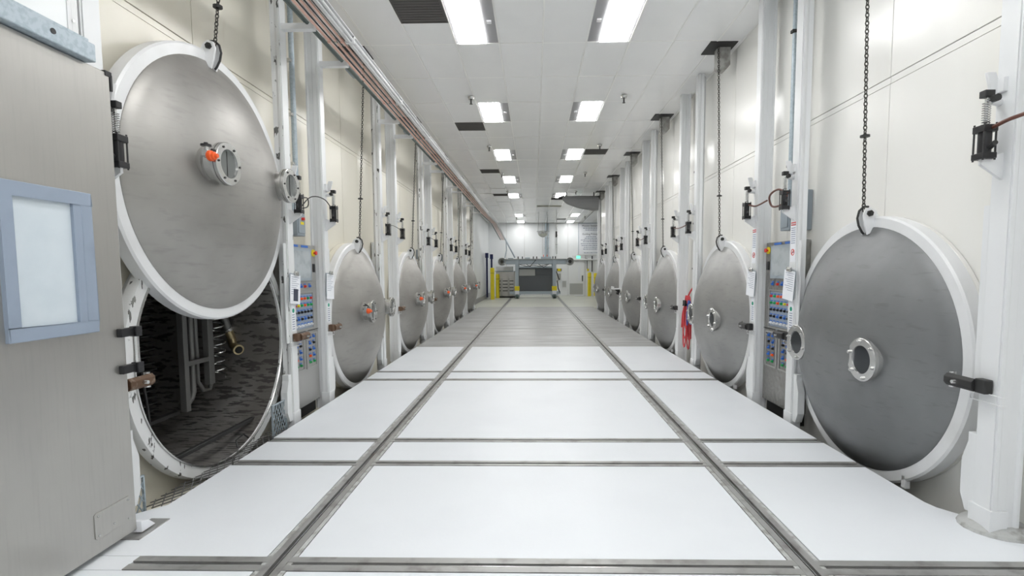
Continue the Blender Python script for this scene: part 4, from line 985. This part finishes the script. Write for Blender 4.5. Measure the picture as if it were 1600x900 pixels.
for z, wd in ((1.76, 1.1), (1.64, .8), (1.20, .7), (1.09, .9), (.98, 1.4), (.87, 1.1), (.74, 1.4), (.62, 1.3), (.50, 1.0), (.38, 1.1), (.14, 1.0)):
    x = .92-wd/2
    while x < .92+wd/2-.05:
        l = rnd.uniform(.05, .16); mb.box((x, -.038, z), (min(x+l, .92+wd/2), -.035, z+.045)); x += l+.03
o = mb.build('small_print', 'ink', t, smooth=0); o['kind'] = 'stuff'
for (x, z, w_, h, lb, m) in ((1.55, 1.62, .22, .16, 'small yellow and black warning sign left of the far door', 'yellow'), (3.52, 1.60, .12, .16, 'small yellow sign right of the far door', 'yellow'), (1.45, 1.0, .35, .5, 'white electrical box right of the gantry on the far wall', 'white'), (1.85, .5, .3, .5, 'white low electrical box beside the far door', 'white')):
    t = thing('wall_sign' if m == 'yellow' else 'electrical_box', (x, YEND-.06, z), lb, 'sign' if m == 'yellow' else 'box')
    MB().box((0, 0, 0), (w_, .06, h)).build('face' if m == 'yellow' else 'case', m, t, bevel=.004, smooth=0)
    if m == 'yellow' and w_ > .2: MB().box((-.05, -.002, 0), (0, .06, h)).box((w_, -.002, 0), (w_+.05, .06, h)).build('black_edge', 'dark', t, smooth=0)
    elif m == 'white': MB().box((.03, -.012, .05), (w_-.03, 0, h-.05)).box((w_*.4, -.03, h*.6), (w_*.6, -.01, h*.7)).build('cover', 'gplate', t, bevel=.003, smooth=0)
for (x, z0, z1, r, m, lb) in ((.78, 2.4, CEIL, .06, 'galv', 'wide grey pipe rising on the far wall behind the mirror dome'), (.93, 2.4, CEIL, .035, 'galv', 'thinner grey pipe on the far wall beside the wide one'), (1.50, 2.75, CEIL, .03, 'steel', 'thin vertical pipe on the far wall, between mirror dome and poster')):
    t = thing('wall_pipe', (x, YEND-.10, z0), lb, 'pipe', 'pipes on the far wall')
    MB().cyl((0, 0, 0), (0, 0, z1-z0), r, 10).build('pipe', m, t)
    for q in (.3, .6): MB().box((-r-.03, .0, (z1-z0)*q), (r+.03, .09, (z1-z0)*q+.05)).build('pipe_clamp', 'steel', t, smooth=0)
t = thing('overhead_pipe', (2.1, YEND-.07, 2.36), 'white horizontal pipe above the far door with hanging drop', 'pipe')
MB().cyl((0, 0, 0), (2.3, 0, 0), .06, 12).build('pipe', 'white', t); MB().tube([(1.3, 0, .1), (1.42, 0, .08), (1.42, 0, -.6)], .02, 8).cyl((1.75, 0, .25), (1.75, 0, -.8), .035, 8).build('drop_pipe', 'dark', t)
# mirror dome with wires
t = thing('mirror_dome', (.48, 27.0, 3.42), 'half-round safety mirror dome hung on wires near the gantry', 'mirror')
prof = [(0, .30)]+[(-.30*math.sin(a*PI/16), .30*math.cos(a*PI/16)) for a in range(1, 8)]+[(-.30, 0)]
MB().lathe(prof, (0, 0, .3), 'z', 32, False).build('dome', 'mirror', t)
MB().lathe([(0, .29), (0, .34), (.02, .34), (.02, .29)], (0, 0, .3), 'z', 32).build('rim', 'gplate', t)
for x in (-.27, .27): MB().cyl((x, 0, .3), (x*.8, 0, CEIL-3.42), .008, 6).build('wire', 'dark', t)
# grey tarp bag
t = thing('wrapped_hoist_beam', (1.12, 20.5, 4.16), 'grey tarp-wrapped beam hanging under the ceiling at the right', 'tarp bundle')
mb = MB(); pr = [(0, .04), (.06, .09), (.2, .16), (.4, .21), (.65, .26), (.95, .29), (1.3, .31), (1.48, .30), (1.52, .0)]
n = 24; vs_ = []; fs_ = []
for (x, r) in [(0, 0)]+pr:
    for i in range(n):
        a = 2*PI*i/n; rr = r*(1+.04*math.sin(3*a+x*4)+.03*math.sin(7*a-x*6)); vs_.append((x, rr*.8*math.cos(a), .45-r*.9+rr*math.sin(a)*.95))
for j in range(len(pr)):
    for i in range(n): fs_.append((j*n+i, j*n+(i+1) % n, (j+1)*n+(i+1) % n, (j+1)*n+i))
mb._add(vs_, fs_).build('tarp', 'tarp', t)
MB().box((.0, -.03, .38), (1.55, .03, .46)).cyl((.2, 0, .42), (.2, 0, .62), .02, 8).cyl((1.3, 0, .42), (1.3, 0, .62), .02, 8).build('beam', 'dark', t)
MB().cyl((-.12, 0, .36), (.10, 0, .44), .06, 12).build('end_fitting', 'dark', t)
t = thing('hanging_cable', (1.15, 26.0, 3.35), 'short cable with connector hanging left of the tarp bundle', 'cable')
MB().cyl((0, 0, .3), (0, 0, CEIL-3.35), .012, 6).build('cord', 'white', t); MB().cyl((0, 0, 0), (0, 0, .3), .045, 10).build('connector', 'dark', t)
